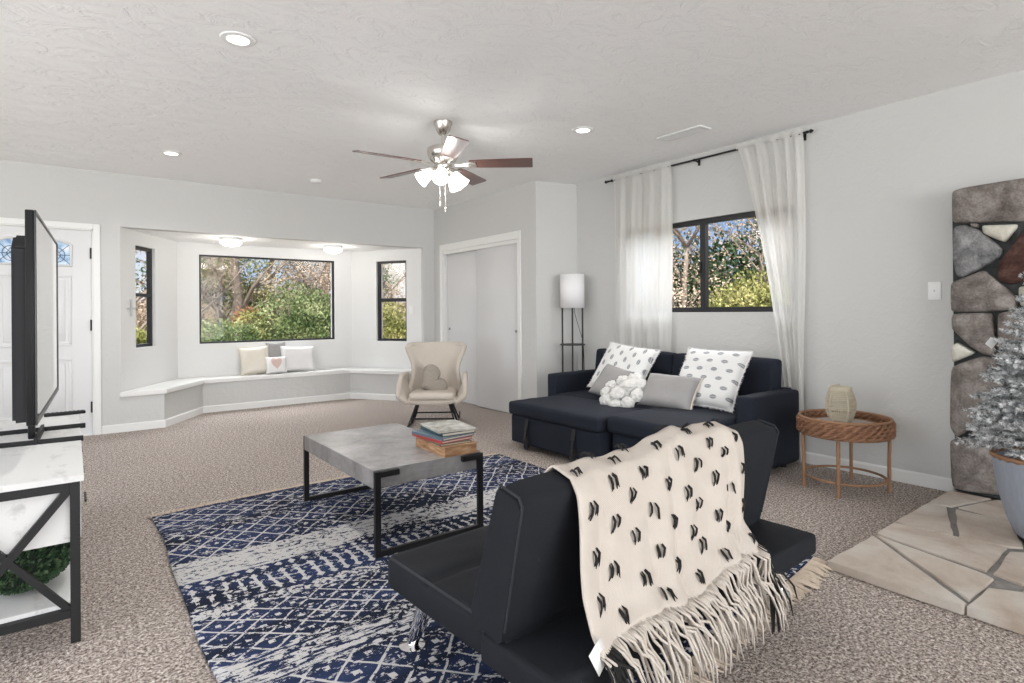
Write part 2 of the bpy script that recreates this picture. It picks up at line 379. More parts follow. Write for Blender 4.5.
# ------------------------------------------------------------------ ceiling fittings
def emit(name, col, s):
    t = NT(name); t.set(Base_Color=(.9, .9, .9, 1)); t.b.inputs['Emission Color'].default_value = (*col, 1); t.b.inputs['Emission Strength'].default_value = s; return t.m
M_LAMP = emit('lamp_lens', (1, .97, .92), 3.0); M_SHADE = emit('frosted_shade_lit', (1, .98, .95), .9)
M_WHITE = plain('white_plastic', (.82, .82, .81), .4)
for x, y, lab in ((.707, 3.289, 'largest round recessed ceiling light, left of the fan and nearest'), (3.254, 3.308, 'round recessed ceiling light between the fan and the air vent'), (.72, 5.97, 'small round recessed ceiling light above the bay opening header, far left')):
    t = thing('recessed_light', (x, y, H), 0, lab, 'ceiling light', 'recessed ceiling lights')
    MB().lathe([(.052, -.002), (.058, -.008), (.083, -.006), (.088, 0), (.088, .001)], 40).build('trim_ring', M_WHITE, t)
    MB().lathe([(0, -.005), (.056, -.004), (.056, .001)], 32).build('lens', M_LAMP, t)
    l = bpy.data.lights.new('recessed_lamp', 'SPOT'); l.energy = 40; l.spot_size = 2.7; l.spot_blend = 1; l.shadow_soft_size = .06; l.color = (1, .98, .95)
    lo = bpy.data.objects.new('recessed_lamp', l); C.objects.link(lo); lo.parent = t; lo.location = (0, 0, -.02)
for x, y, lab in ((1.52, 7.50, 'round flush dome light on the bay ceiling, above the left end of the picture window'), (2.80, 7.62, 'round flush dome light on the bay ceiling, above the right end of the picture window')):
    t = thing('flush_light', (x, y, ZH), 0, lab, 'ceiling light', 'bay ceiling lights')
    MB().lathe([(0, 0), (.118, 0), (.118, -.022), (.112, -.028), (0, -.028)], 36).build('base_ring', M_WHITE, t)
    MB().lathe([(.113, -.028), (.122, -.045), (.115, -.068), (.08, -.09), (.03, -.098), (0, -.1)], 36).build('lamp_shade', M_SHADE, t)
    l = bpy.data.lights.new('flush_lamp', 'POINT'); l.energy = 4; l.shadow_soft_size = .12; l.color = (1, .96, .9)
    lo = bpy.data.objects.new('flush_lamp', l); C.objects.link(lo); lo.parent = t; lo.location = (0, 0, -.16)
t = thing('smoke_detector', (2.12, 6.26, H), 0, 'small round white smoke detector on the ceiling before the bay header', 'smoke detector')
MB().lathe([(0, 0), (.062, 0), (.062, -.018), (.05, -.032), (0, -.034)], 28).build('detector_body', M_WHITE, t)
MB().lathe([(.02, -.033), (.026, -.037), (.03, -.033)], 20).build('test_button', M_WHITE, t)
# vent
t = thing('ceiling_vent', (3.972, 2.88, H), 0, 'long white slotted air vent in the ceiling above the curtain rod', 'vent')
mb = MB()
for a in ((-.075, -.052, -.21, .21), (.052, .075, -.21, .21), (-.052, .052, -.21, -.185), (-.052, .052, .185, .21)): mb.box(*a, -.010, 0, bev=.002)
mb.build('vent_frame', M_WHITE, t)
MB().box(-.05, .05, -.185, .185, -.002, 0).build('vent_shade', plain('vent_dark', (.06, .06, .06), .8), t, smooth=False)  # dark sheet painting in the shade behind the louvres
for i in range(6):
    xx = -.042+i*.0168; MB().bar((xx, -.185, -.006), (xx, .185, -.006), .003, .009).build('louvre', M_WHITE, t, smooth=False)

# ceiling fan
def m_walnut():
    t = NT('walnut_blade'); c = t.map(t.co('Object'), (2, 2, 30))
    t.set(Base_Color=t.mix(t.noise(c, 6, 6, .6, .6), (.07, .030, .024, 1), (.13, .062, .050, 1)), Roughness=.33); t.b.inputs['Coat Weight'].default_value = .3; return t.m
M_WALNUT = m_walnut()
fan = thing('ceiling_fan', (2.255, 3.80, H), 0, 'brushed nickel ceiling fan with five dark wood blades and lit frosted glass shades', 'ceiling fan')
MB().lathe([(.072, 0), (.072, -.012), (.055, -.06), (.04, -.085), (.026, -.1), (.0, -.1)], 36).build('canopy', M_NICKEL, fan)
MB().tube([(0, 0, -.095), (0, 0, -.19)], .012, 14).build('downrod', M_NICKEL, fan)
MB().lathe([(0, -.175), (.03, -.18), (.085, -.19), (.118, -.205), (.122, -.225), (.115, -.262), (.095, -.295), (.07, -.315), (.06, -.325), (0, -.325)], 44).build('motor_housing', M_NICKEL, fan)
MB().lathe([(.0, -.32), (.062, -.322), (.066, -.34), (.05, -.375), (.03, -.39), (0, -.392)], 32).build('light_kit_hub', M_NICKEL, fan)
ZBL = -.322
for k in range(5):
    a = math.radians(-40+72*k); R = Matrix.Rotation(a, 4, 'Z') @ Matrix.Translation((0, 0, ZBL)) @ Matrix.Rotation(math.radians(-12), 4, 'X')
    ol = [(.20, -.052), (.30, -.060), (.60, -.070), (.672, -.070), (.68, -.062), (.68, .062), (.672, .070), (.60, .070), (.30, .060), (.20, .052)]
    mb = MB().prism(ol, 'z', -.004, .004); bmesh.ops.transform(mb.bm, matrix=R, verts=mb.bm.verts); mb.build('blade', M_WALNUT, fan, smooth=False)
    mb = MB().prism([(.09, -.016), (.16, -.02), (.20, -.042), (.25, -.042), (.255, 0), (.25, .042), (.20, .042), (.16, .02), (.09, .016)], 'z', -.011, -.004, .001)
    bmesh.ops.transform(mb.bm, matrix=R, verts=mb.bm.verts); mb.build('blade_iron', M_NICKEL, fan)
M_GLOW = emit('frosted_glass_glowing', (1, .97, .93), 2.2)
for az, el in ((232, 42), (165, 38), (322, 50), (20, 44)):
    a = math.radians(az); b = math.radians(el)
    d = Vector((math.cos(a)*math.cos(b), math.sin(a)*math.cos(b), -math.sin(b))); p0 = Vector((math.cos(a)*.035, math.sin(a)*.035, -.345)); p1 = p0+d*.055
    ar = MB().tube([p0, p1], .011, 12).tube([p1-d*.005, p1+d*.022], .024, 18).build('light_arm', M_NICKEL, fan)
    q = d.to_track_quat('Z', 'Y').to_matrix().to_4x4()
    MB().lathe([(.026, .012), (.034, .02), (.042, .06), (.052, .10), (.060, .125), (.056, .124), (.048, .10), (.03, .03)], 28, Matrix.Translation(p1) @ q).build('lamp_shade', M_GLOW, fan)
    l = bpy.data.lights.new('fan_bulb', 'POINT'); l.energy = 1.5; l.shadow_soft_size = .05; l.color = (1, .98, .95)
    lo = bpy.data.objects.new('fan_bulb', l); C.objects.link(lo); lo.parent = fan; lo.location = p1+d*.17
for x, y, z in ((-.022, .014, -.61), (.012, -.008, -.655)):
    MB().tube([(x*.6, y*.6, -.385), (x, y, -.42), (x, y, z)], .0025, 6).lathe([(0, .012), (.006, .005), (.008, -.012), (.005, -.03), (0, -.033)], 12, loc=(x, y, z)).build('pull_chain', M_NICKEL, fan)

# wall plates
def plate(loc, M, lab, kind):
    t = thing('light_switch' if kind == 'rocker' else 'wall_outlet', loc, 0, lab, 'light switch' if kind == 'rocker' else 'outlet')
    MB().box(-.037, .037, -.007, 0, -.06, .06, M, bev=.003).build('cover_plate', M_WHITE, t)
    if kind == 'rocker': MB().box(-.017, .017, -.011, -.006, -.034, .034, M, bev=.002).build('rocker', M_WHITE, t)
    else:
        for z in (-.022, .022): MB().lathe([(0, 0), (.017, 0), (.017, .003), (0, .003)], 20, M @ Matrix.Translation((0, -.006, z)) @ Matrix.Rotation(PI/2, 4, 'X')).build('socket', M_WHITE, t)
        MB().box(-.004, .004, -.009, -.006, -.009, .009, M).build('toggle', plain('toggle_grey', (.55, .55, .54), .5), t, smooth=False)  # small mid-grey block between the sockets
d_ = (Vector((3.93, YA+.01))-Vector(BR)).normalized()
plate((3.815, 7.325, 1.24), Matrix(((d_.x, -d_.y*1, 0, 0), (d_.y, d_.x, 0, 0), (0, 0, 1, 0), (0, 0, 0, 1))), 'white rocker light switch beside the right bay window', 'rocker')
plate((XB, 1.35, 1.325), Matrix(((0, 1, 0, 0), (-1, 0, 0, 0), (0, 0, 1, 0), (0, 0, 0, 1))), 'white double switch plate on the wall beside the stone fireplace', 'double')
# little white cross on the left bay wall
t = thing('wall_cross', (.50, 7.30, 1.27), 0, 'small pale cross mounted on the bay wall left of the left bay window', 'cross')
dl = (Vector(BL)-Vector((.403, YA+.01))).normalized(); Mx = Matrix(((dl.x, -dl.y, 0, 0), (dl.y, dl.x, 0, 0), (0, 0, 1, 0), (0, 0, 0, 1)))
MB().box(-.008, .008, -.012, 0, -.085, .095, Mx).box(-.065, .065, -.014, 0, -.008, .008, Mx).build('cross_arms', plain('pale_metal', (.55, .56, .57), .4, .3), t, smooth=False)

# ------------------------------------------------------------------ rug
def m_rug():
    t = NT('rug_pattern'); c = t.co(); X = t.xyz(c); x, y = X['X'], t.ma('SUBTRACT', X['Y'], .16)
    wob = t.ma('MULTIPLY', t.ma('SUBTRACT', t.noise(c, 5, 3), .5), .05)
    x = t.ma('ADD', x, wob); y = t.ma('ADD', y, t.ma('MULTIPLY', t.ma('SUBTRACT', t.noise(t.map(c, loc=(5, 2, 0)), 4, 3), .5), .05))
    def lattice(px_, py_, w):
        a = t.ma('ADD', t.ma('DIVIDE', x, px_), t.ma('DIVIDE', y, py_)); b = t.ma('SUBTRACT', t.ma('DIVIDE', x, px_), t.ma('DIVIDE', y, py_))
        fa = t.ma('ABSOLUTE', t.ma('SUBTRACT', t.ma('FRACT', a), .5)); fb = t.ma('ABSOLUTE', t.ma('SUBTRACT', t.ma('FRACT', b), .5))
        l = t.ma('GREATER_THAN', t.ma('MAXIMUM', fa, fb), .5-w)
        dot = t.ma('LESS_THAN', t.ma('ADD', fa, fb), .16)          # small stepped diamond in each cell
        return l, dot
    def dots(px_, py_, r, dx=0):
        u = t.ma('SUBTRACT', t.ma('FRACT', t.ma('ADD', t.ma('DIVIDE', x, px_), dx)), .5); v = t.ma('SUBTRACT', t.ma('FRACT', t.ma('DIVIDE', y, py_)), .5)
        return t.ma('LESS_THAN', t.ma('ADD', t.ma('ABSOLUTE', u), t.ma('ABSOLUTE', v)), r)
    def band(a, b): return t.ma('MULTIPLY', t.ma('GREATER_THAN', y, a), t.ma('LESS_THAN', y, b))
    def mul(a, b): return t.ma('MULTIPLY', a, b)
    def mx(a, b): return t.ma('MAXIMUM', a, b)
    L1, D1 = lattice(.150, .165, .045); L2, D2 = lattice(.135, .115, .05); L3, D3 = lattice(.13, .25, .07)
    worn = t.noise(t.map(c, (6, 26, 1)), 1.6, 8, .72); worn2 = t.noise(c, 38, 5, .7); big = t.noise(t.map(c, (1.2, 3.4, 1)), 1.0, 5, .6)
    pat = mul(band(0, .78), mx(L1, mul(D1, t.ma('GREATER_THAN', worn2, .44))))
    pat = mx(pat, mul(band(.78, .98), t.ma('GREATER_THAN', worn, .49)))
    pat = mx(pat, mul(band(.98, 1.34), mx(L2, D2)))
    pat = mx(pat, mul(band(1.34, 1.42), t.ma('GREATER_THAN', worn2, .50)))
    teeth = dots(.062, .075, .33); stems = mul(t.ma('LESS_THAN', t.ma('ABSOLUTE', t.ma('SUBTRACT', t.ma('FRACT', t.ma('DIVIDE', x, .062)), .5)), .13), t.ma('GREATER_THAN', worn2, .42))
    pat = mx(pat, mul(band(1.42, 1.72), mx(teeth, mul(band(1.48, 1.64), stems))))
    pat = mx(pat, mul(band(1.72, 1.98), mx(t.ma('GREATER_THAN', worn, .43), dots(.075, .06, .3, .5))))
    pat = mx(pat, mul(band(1.98, 2.42), mx(L1, mul(D1, t.ma('GREATER_THAN', worn2, .5)))))
    pat = mx(pat, mul(band(2.42, 2.52), t.ma('GREATER_THAN', worn, .55)))
    pat = mx(pat, mul(band(2.52, 2.8), L2))
    # distress: eat away the pale yarn and let pale flecks show in the navy
    pat = mul(pat, t.ma('GREATER_THAN', t.ma('ADD', t.ma('MULTIPLY', worn2, .6), t.ma('MULTIPLY', big, .4)), .455))
    fleck = mul(t.ma('GREATER_THAN', t.ma('ADD', t.ma('MULTIPLY', worn, .55), t.ma('MULTIPLY', worn2, .45)), .555), t.ma('GREATER_THAN', big, .40))
    pat = mx(pat, fleck)
    navy = t.mix(t.ramp(big, [(.40, (0, 0, 0)), (.58, (1, 1, 1))]), (.007, .009, .018, 1), (.022, .036, .095, 1))
    navy = t.mix(t.ma('MULTIPLY', t.noise(c, 300, 2), .22), navy, (.07, .09, .16, 1))
    col = t.mix(pat, navy, (.54, .53, .525, 1))
    t.set(Base_Color=col, Roughness=.95); t.b.inputs['Specular IOR Level'].default_value = .1
    t.bump(t.ma('ADD', t.noise(c, 350, 2), t.ma('MULTIPLY', pat, .4)), .35, .004); return t.m
M_RUG = m_rug(); M_FRINGE = plain('rug_fringe', (.62, .52, .42), .95, var=.15, scale=40)
rug = thing('area_rug', (.37, 1.0, 0), 0, 'large distressed navy and cream diamond patterned rug with cream fringe on the carpet', 'rug')
def rug_near(x): return .035+.118*x+.012*math.sin(x*5)
def rug_far(x): return 2.97+.10*math.sin(PI*min(1, x/2.46))-.03*x
def rugfn(u, v):
    x = u*2.46; y = rug_near(x)+(rug_far(x)-rug_near(x))*v
    ex = .012*math.sin(v*9)+.006*math.sin(v*23+1)
    return (x+ex*(1 if u > .5 else .6), y, .012+.003*noise.noise(Vector((x*3, y*3, 0))))
MB().grid(rugfn, 60, 60).build('rug_field', M_RUG, rug, solid=.010)
random.seed(4)
def fringe_strands(n, x0, x1, yf, sgn, L=.085):
    mb = MB()
    for i in range(n):
        x = x0+(x1-x0)*i/n+random.uniform(-.006, .006); ln = L*random.uniform(.6, 1.25); dx = random.uniform(-.03, .03); y = yf(x)
        pts = [(x, y-sgn*.004, .016), (x+dx*.3, y+sgn*ln*.4, .018), (x+dx, y+sgn*ln*.8, .010), (x+dx*1.5+random.uniform(-.01, .01), y+sgn*ln, .006)]
        mb.tube(pts, [.0042, .0048, .0042, .002], 5)
    return mb
fr = fringe_strands(420, 0, 2.46, rug_near, -1, .085)
o = fr.build('fringe', M_FRINGE, rug); o['kind'] = 'stuff'
fr = fringe_strands(300, 0, 2.46, rug_far, 1, .065)
o = fr.build('fringe', M_FRINGE, rug); o['kind'] = 'stuff'

# ------------------------------------------------------------------ coffee table
def m_concrete():
    t = NT('grey_concrete_laminate'); c = t.co(); n = t.noise(c, 3.5, 8, .62, .6); n2 = t.noise(c, 30, 4)
    t.set(Base_Color=t.ramp(t.ma('ADD', t.ma('MULTIPLY', n, .8), t.ma('MULTIPLY', n2, .2)), [(.3, (.15, .145, .145)), (.5, (.25, .24, .24)), (.7, (.38, .37, .37))]), Roughness=.27); return t.m
M_CONC = m_concrete()
ZT = .437
ct = thing('coffee_table', (1.475, 3.155, 0), 0, 'rectangular grey concrete-look coffee table with black metal frame legs on the rug', 'coffee table')
MB().box(-.315, .315, -.52, .52, ZT-.092, ZT, bev=.003).build('tabletop', M_CONC, ct, smooth=False)
for s in (-1, 1):
    y = s*.532
    for sx in (-1, 1):
        mb = MB().box(sx*.315-.015*(1+sx)+0, sx*.315-.015*(1+sx)+.03, y-.012, y+.012, .016, ZT-.006, bev=.002)
        x0 = sx*.315; mb.box(min(x0-sx*.028, x0-sx*.13), max(x0-sx*.028, x0-sx*.13), y-.012, y+.012, ZT-.036, ZT-.008, bev=.002)
        mb.build('leg', M_BLACKMETAL, ct, smooth=False)
    MB().box(-.285, .285, y-.012, y+.012, .016, .044, bev=.002).build('foot_rail', M_BLACKMETAL, ct, smooth=False)

# books
def m_pages(): return plain('book_pages', (.72, .66, .56), .8, var=.1, scale=120)
M_PAGES = m_pages()
def m_wornwood():
    t = NT('worn_orange_cover'); c = t.map(t.co(), (1, 1, 6)); n = t.noise(c, 9, 6, .6)
    t.set(Base_Color=t.ramp(n, [(.3, (.20, .10, .05)), (.5, (.40, .22, .11)), (.7, (.60, .44, .30))]), Roughness=.6); return t.m
def book(x, y, z, rz, w, d, h, cov, lab, pages=M_PAGES, tilt=0):
    t = thing('book', (x, y, z), rz, lab, 'book', 'books stacked on the coffee table'); t.rotation_euler[0] = tilt
    cv = .003; mb = MB().box(-w/2, w/2, -d/2, d/2, 0, cv).box(-w/2, w/2, -d/2, d/2, h-cv, h).box(-w/2, -w/2+cv, -d/2, d/2, cv, h-cv)
    mb.build('cover', cov, t, smooth=False)
    MB().box(-w/2+cv, w/2-.006, -d/2+.005, d/2-.005, cv, h-cv).build('page_block', pages, t, smooth=False); return t
MW = m_wornwood()
book(1.668, 2.80, ZT, math.radians(-2), .205, .345, .052, MW, 'thick orange-brown old book at the bottom of the stack on the coffee table', MW)
book(1.660, 2.80, ZT+.052, math.radians(-5), .19, .28, .012, plain('olive_cover', (.16, .13, .09), .5), 'thin dark brown book lying directly on the thick orange book')
book(1.655, 2.825, ZT+.064, math.radians(4), .205, .30, .014, plain('red_cover', (.38, .04, .04), .45), 'thin red book in the middle of the stack')
book(1.660, 2.825, ZT+.078, math.radians(7), .215, .29, .014, plain('slate_cover', (.10, .15, .19), .4), 'slate blue book lying just above the red one')
book(1.700, 2.835, ZT+.092, math.radians(-3), .21, .27, .018, plain('teal_cover', (.02, .06, .07), .35), 'dark teal book with white page edges, second from the top of the stack')
def m_printed():
    t = NT('printed_grey_cover'); c = t.co(); n = t.noise(c, 18, 5, .6)
    t.set(Base_Color=t.ramp(n, [(.35, (.20, .20, .17)), (.5, (.42, .42, .38)), (.65, (.60, .60, .56))]), Roughness=.3); return t.m
book(1.705, 2.845, ZT+.110, math.radians(-8), .225, .29, .010, m_printed(), 'pale grey printed picture book on the very top of the stack')

# ------------------------------------------------------------------ sofa bed
def m_fabric(name, a, b, ws=260, bump=.25, sheen=.0):
    t = NT(name); c = t.co(); n = t.noise(c, 4, 5, .6); w = t.noise(t.map(c, (1, 1, 1)), ws, 2)
    t.set(Base_Color=t.mix(t.ma('ADD', t.ma('MULTIPLY', n, .6), t.ma('MULTIPLY', w, .4)), a, b), Roughness=.85); t.b.inputs['Specular IOR Level'].default_value = .25
    if sheen: t.b.inputs['Sheen Weight'].default_value = sheen
    t.bump(t.ma('ADD', w, t.ma('MULTIPLY', t.noise(c, 14, 4), 1.5)), bump, .004); return t.m
M_NAVY = m_fabric('navy_fabric', (.006, .008, .014, 1), (.021, .026, .040, 1))
M_STRAP = plain('black_strap', (.012, .012, .015), .7)
sf = thing('sofa_bed', (3.78, 3.27, 0), 0, 'dark navy fabric sleeper sofa with pulled-out seat, pillows on it, under the curtained window', 'sofa')
def S(mb, x0, x1, y0, y1, *a, **k): return mb
ox, oy = 3.78, 3.27
def spad(name, x0, x1, y0, y1, z0, z1, bev=.03, puff=.012, mat=M_NAVY, n=8):
    mb = MB(); pad(mb, x0-ox, x1-ox, y0-oy, y1-oy, z0, z1, bev, puff, n); return mb.build(name, mat, sf, angle=60)
spad('arm', 3.76, 4.455, 2.185, 2.31, .04, .59, .030, .006); spad('arm', 3.76, 4.455, 4.235, 4.355, .04, .59, .028, .004)
spad('seat_base', 3.78, 4.38, 2.315, 4.23, .05, .30, .015, .0)
spad('seat_cushion', 3.74, 4.29, 3.00, 4.23, .30, .405, .03, .006)
spad('seat_cushion', 3.15, 4.29, 2.32, 2.985, .305, .43, .035, .014)
spad('chaise_base', 3.20, 3.775, 2.34, 2.97, .05, .30, .015, 0)
po = spad('pull_out_base', 3.115, 3.73, 3.02, 4.10, .055, .295, .018, .002)
spad('pull_out_cushion', 3.09, 3.745, 3.005, 4.115, .297, .41, .032, .010)
# backrest, leaning
def bk(name, y0, y1, mb=None):
    mb = MB(); pad(mb, 4.27-ox, 4.405-ox, y0-oy, y1-oy, .40, .815, .035, .012, 8)
    for v in mb.bm.verts: v.co.x += (v.co.z-.40)*.12; 
    mb.build(name, M_NAVY, sf, angle=60)
bk('backrest', 3.28, 4.23); bk('backrest', 2.312, 3.27)
spad('back_frame', 4.40, 4.462, 2.25, 4.30, .05, .60, .01, 0)
for y in (3.86, 3.28):
    pts = [(3.108-ox, y-oy, .285), (3.085-ox, y-oy-.003, .20), (3.075-ox, y-oy, .11), (3.085-ox, y-oy, .035), (3.100-ox, y-oy, .02), (3.106-ox, y-oy, .06), (3.107-ox, y-oy, .13)]
    mb = MB()
    for a, b in zip(pts, pts[1:]): mb.bar(a, b, .036, .004)
    mb.build('pull_strap', M_STRAP, sf)
for y in (3.95, 3.15):
    mb = MB().lathe([(0, -.012), (.026, -.012), (.028, 0), (.026, .012), (0, .012)], 18, Matrix.Translation((3.17-ox, y-oy, .028)) @ Matrix.Rotation(PI/2, 4, 'X'))
    mb.box(3.15-ox, 3.19-ox, y-oy-.016, y-oy+.016, .035, .06); mb.build('caster', M_STRAP, sf)
for x in (3.82, 4.34):
    for y in (2.26, 4.28): MB().lathe([(.02, 0), (.026, .045), (0, .045)], 14, loc=(x-ox, y-oy, 0)).build('leg', M_STRAP, sf)
for x, y, z in ((3.60, 2.62, .43),):
    pass

# ------------------------------------------------------------------ pillows
def pillow_mesh(mb, w, h, t, nu=22, nv=22, pinch=.07, crease=0.0, seed=0):
    for sgn in (1, -1):
        def fn(i, j):
            u = 2*i-1; v = 2*j-1
            e = (max(0, (1-u**4)*(1-v**4)))**.55
            x = u*w/2*(1-pinch*(1-v*v)*abs(u)**3); y = v*h/2*(1-pinch*(1-u*u)*abs(v)**3)
            nn = noise.noise(Vector((u*1.7+seed, v*1.7, sgn*3)))*.16+noise.noise(Vector((u*5+seed, v*5, sgn)))*.05
            return (x, y, sgn*t/2*e*(1+nn))
        mb.grid(fn, nu, nv)
    bmesh.ops.remove_doubles(mb.bm, verts=mb.bm.verts, dist=.0008); return mb
def pose(o, centre, normal, updir, roll=0):
    n = Vector(normal).normalized(); u = Vector(updir); u = (u-n*u.dot(n)).normalized(); x = u.cross(n)
    M = Matrix(((x.x, u.x, n.x, centre[0]), (x.y, u.y, n.y, centre[1]), (x.z, u.z, n.z, centre[2]), (0, 0, 0, 1)))
    o.matrix_world = M @ Matrix.Rotation(roll, 4, 'Z'); return o
def m_leafprint(rot=0):
    t = NT('white_leaf_print'); c = t.map(t.co(), (1, 1, 1), (0, 0, rot)); X = t.xyz(c); x, y = X['X'], X['Y']
    px_, py_ = .125, .078
    row = t.ma('DIVIDE', y, py_); ri = t.ma('FLOOR', row); off = t.ma('MULTIPLY', t.ma('FRACT', t.ma('MULTIPLY', ri, .5)), 1.0)
    fx = t.ma('SUBTRACT', t.ma('FRACT', t.ma('ADD', t.ma('DIVIDE', x, px_), off)), .5); fy = t.ma('SUBTRACT', t.ma('FRACT', row), .5)
    ux = t.ma('MULTIPLY', fx, px_); uy = t.ma('MULTIPLY', fy, py_)
    el = t.ma('ADD', t.ma('POWER', t.ma('DIVIDE', t.ma('ABSOLUTE', ux), .029), 2.0), t.ma('POWER', t.ma('DIVIDE', t.ma('ABSOLUTE', uy), .016), 1.6))
    inside = t.ma('LESS_THAN', el, 1)
    st = t.ma('GREATER_THAN', t.ma('FRACT', t.ma('MULTIPLY', ux, 160)), .35)
    vein = t.ma('GREATER_THAN', t.ma('ABSOLUTE', uy), .0012)
    f = t.ma('MULTIPLY', t.ma('MULTIPLY', inside, t.ma('ADD', t.ma('MULTIPLY', st, .55), .35)), vein)
    t.set(Base_Color=t.mix(f, (.74, .74, .73, 1), (.08, .09, .11, 1)), Roughness=.9); t.bump(t.noise(t.co(), 300, 2), .2, .002); return t.m
M_LEAF_H = m_leafprint(0); M_LEAF_V = m_leafprint(PI/2)
M_GREY = m_fabric('grey_linen', (.25, .245, .24, 1), (.40, .39, .385, 1), 300, .2)
M_WHITEC = m_fabric('white_cotton', (.66, .65, .65, 1), (.82, .81, .80, 1), 200, .3)
M_CREAMC = m_fabric('cream_cotton', (.62, .57, .49, 1), (.76, .72, .64, 1), 160, .4)
def edging(w, h, pinch, r, mat, parent, sides='all', fray=False, name='piping'):
    mb = MB(); N = 24; pts = []
    def P(u, v): return Vector((u*w/2*(1-pinch*(1-v*v)*abs(u)**3), v*h/2*(1-pinch*(1-u*u)*abs(v)**3), 0))
    if sides == 'all':
        for i in range(N): pts.append(P(-1+2*i/N, -1))
        for i in range(N): pts.append(P(1, -1+2*i/N))
        for i in range(N): pts.append(P(1-2*i/N, 1))
        for i in range(N): pts.append(P(-1, 1-2*i/N))
        mb.tube(pts, r, 6, closed=True)
    else:
        pts = [P(1, -1+2*i/N) for i in range(N+1)]; mb.tube(pts, r, 6)
    if fray:
        rnd = random.Random(3)
        for p, q in zip(pts, pts[1:]+([pts[0]] if sides == 'all' else [])):
            for _ in range(4):
                a = p.lerp(q, rnd.random()); d = a.normalized(); b = a+d*rnd.uniform(.010, .02)+Vector((0, 0, rnd.uniform(-.01, .01)))
                mb.tube([a, b], [.0022, .001], 4)
    return mb.build(name, mat, parent)
def pillow(lab, centre, normal, updir, w, h, t, mat, roll=0, seed=0, name='throw_pillow', cat='pillow', pinch=.07, group=None):
    o = pillow_mesh(MB(), w, h, t, pinch=pinch, seed=seed).build(name, mat, angle=80)
    pose(o, centre, normal, updir, roll); tag(o, lab, cat, group); return o
p = pillow('large white pillow with upright leaf prints at the left end of the navy sofa', (4.055, 3.62, .672), (-.83, -.05, .56), (.56, 0, .83), .60, .50, .15, M_LEAF_V, math.radians(-4), 1)
edging(.60, .50, .07, .005, M_WHITEC, p, fray=True)
p = pillow('large white pillow with flat leaf prints beside the right arm of the sofa', (4.05, 2.71, .668), (-.80, -.06, .60), (.60, 0, .80), .56, .54, .15, M_LEAF_H, math.radians(2), 2)
edging(.56, .54, .07, .005, M_WHITEC, p, fray=True)
p = pillow('small plain light grey square pillow leaning on the left leaf-print pillow', (3.885, 3.60, .560), (-.76, -.12, .62), (.60, 0, .80), .35, .34, .11, M_GREY, math.radians(-8), 3)
p = pillow('grey linen lumbar pillow with frayed cream end in front of the right leaf-print pillow', (3.83, 2.93, .553), (-.78, -.10, .60), (.60, 0, .80), .48, .31, .14, M_GREY, math.radians(3), 4)
edging(.48, .31, .07, .006, M_CREAMC, p, 'right', True, 'frayed_trim')
# fluffy flower-shaped plush
def m_plush():
    t = NT('white_plush'); c = t.co(); t.set(Base_Color=(.74, .73, .70, 1), Roughness=1); t.b.inputs['Sheen Weight'].default_value = .5
    t.bump(t.ma('ADD', t.noise(c, 110, 4, .7), t.ma('MULTIPLY', t.noise(c, 40, 3), .8)), .8, .012); return t.m
M_PLUSH = m_plush()
pl = MB(); rnd = random.Random(8)
def blob(mb, c, r, sz=1.0, k=.10, sub=3, seed=0):
    s_ = bmesh.ops.create_icosphere(mb.bm, subdivisions=sub, radius=1)
    for v in s_['verts']:
        n = v.co.normalized(); d = 1+k*noise.noise(n*2.6+Vector((seed, 0, 0)))+k*.5*noise.noise(n*7+Vector((0, seed, 0)))
        v.co = Vector(c)+Vector((n.x*r[0], n.y*r[1], n.z*r[2]))*d
blobs = [((0, 0, 0), (.12, .085, .05)), ((-.13, -.07, .0), (.075, .065, .05)), ((-.05, -.125, 0), (.075, .06, .05)), ((.05, -.12, 0), (.075, .062, .05)), ((.12, -.05, 0), (.07, .07, .05)),
         ((.13, .045, 0), (.075, .07, .055)), ((.08, .115, .0), (.08, .065, .05)), ((-.02, .105, 0), (.065, .06, .05)), ((-.11, .075, 0), (.065, .055, .045)), ((-.15, .01, .0), (.06, .06, .045)), ((-.03, -.04, .035), (.085, .07, .04)), ((.06, .03, .035), (.085, .07, .04))]
for i, (c_, r_) in enumerate(blobs): blob(pl, (c_[0]*1.06, c_[1]*1.06, c_[2]), tuple(q*.84 for q in r_), k=.24, sub=4, seed=i*3.1)
o = pl.build('plush_cushion', M_PLUSH, angle=180)
pose(o, (3.70, 3.30, .525), (-.70, -.15, .68), (.60, 0, .80), math.radians(20)); tag(o, 'fluffy white lobed plush cushion lying in front between the grey pillows on the sofa', 'cushion')

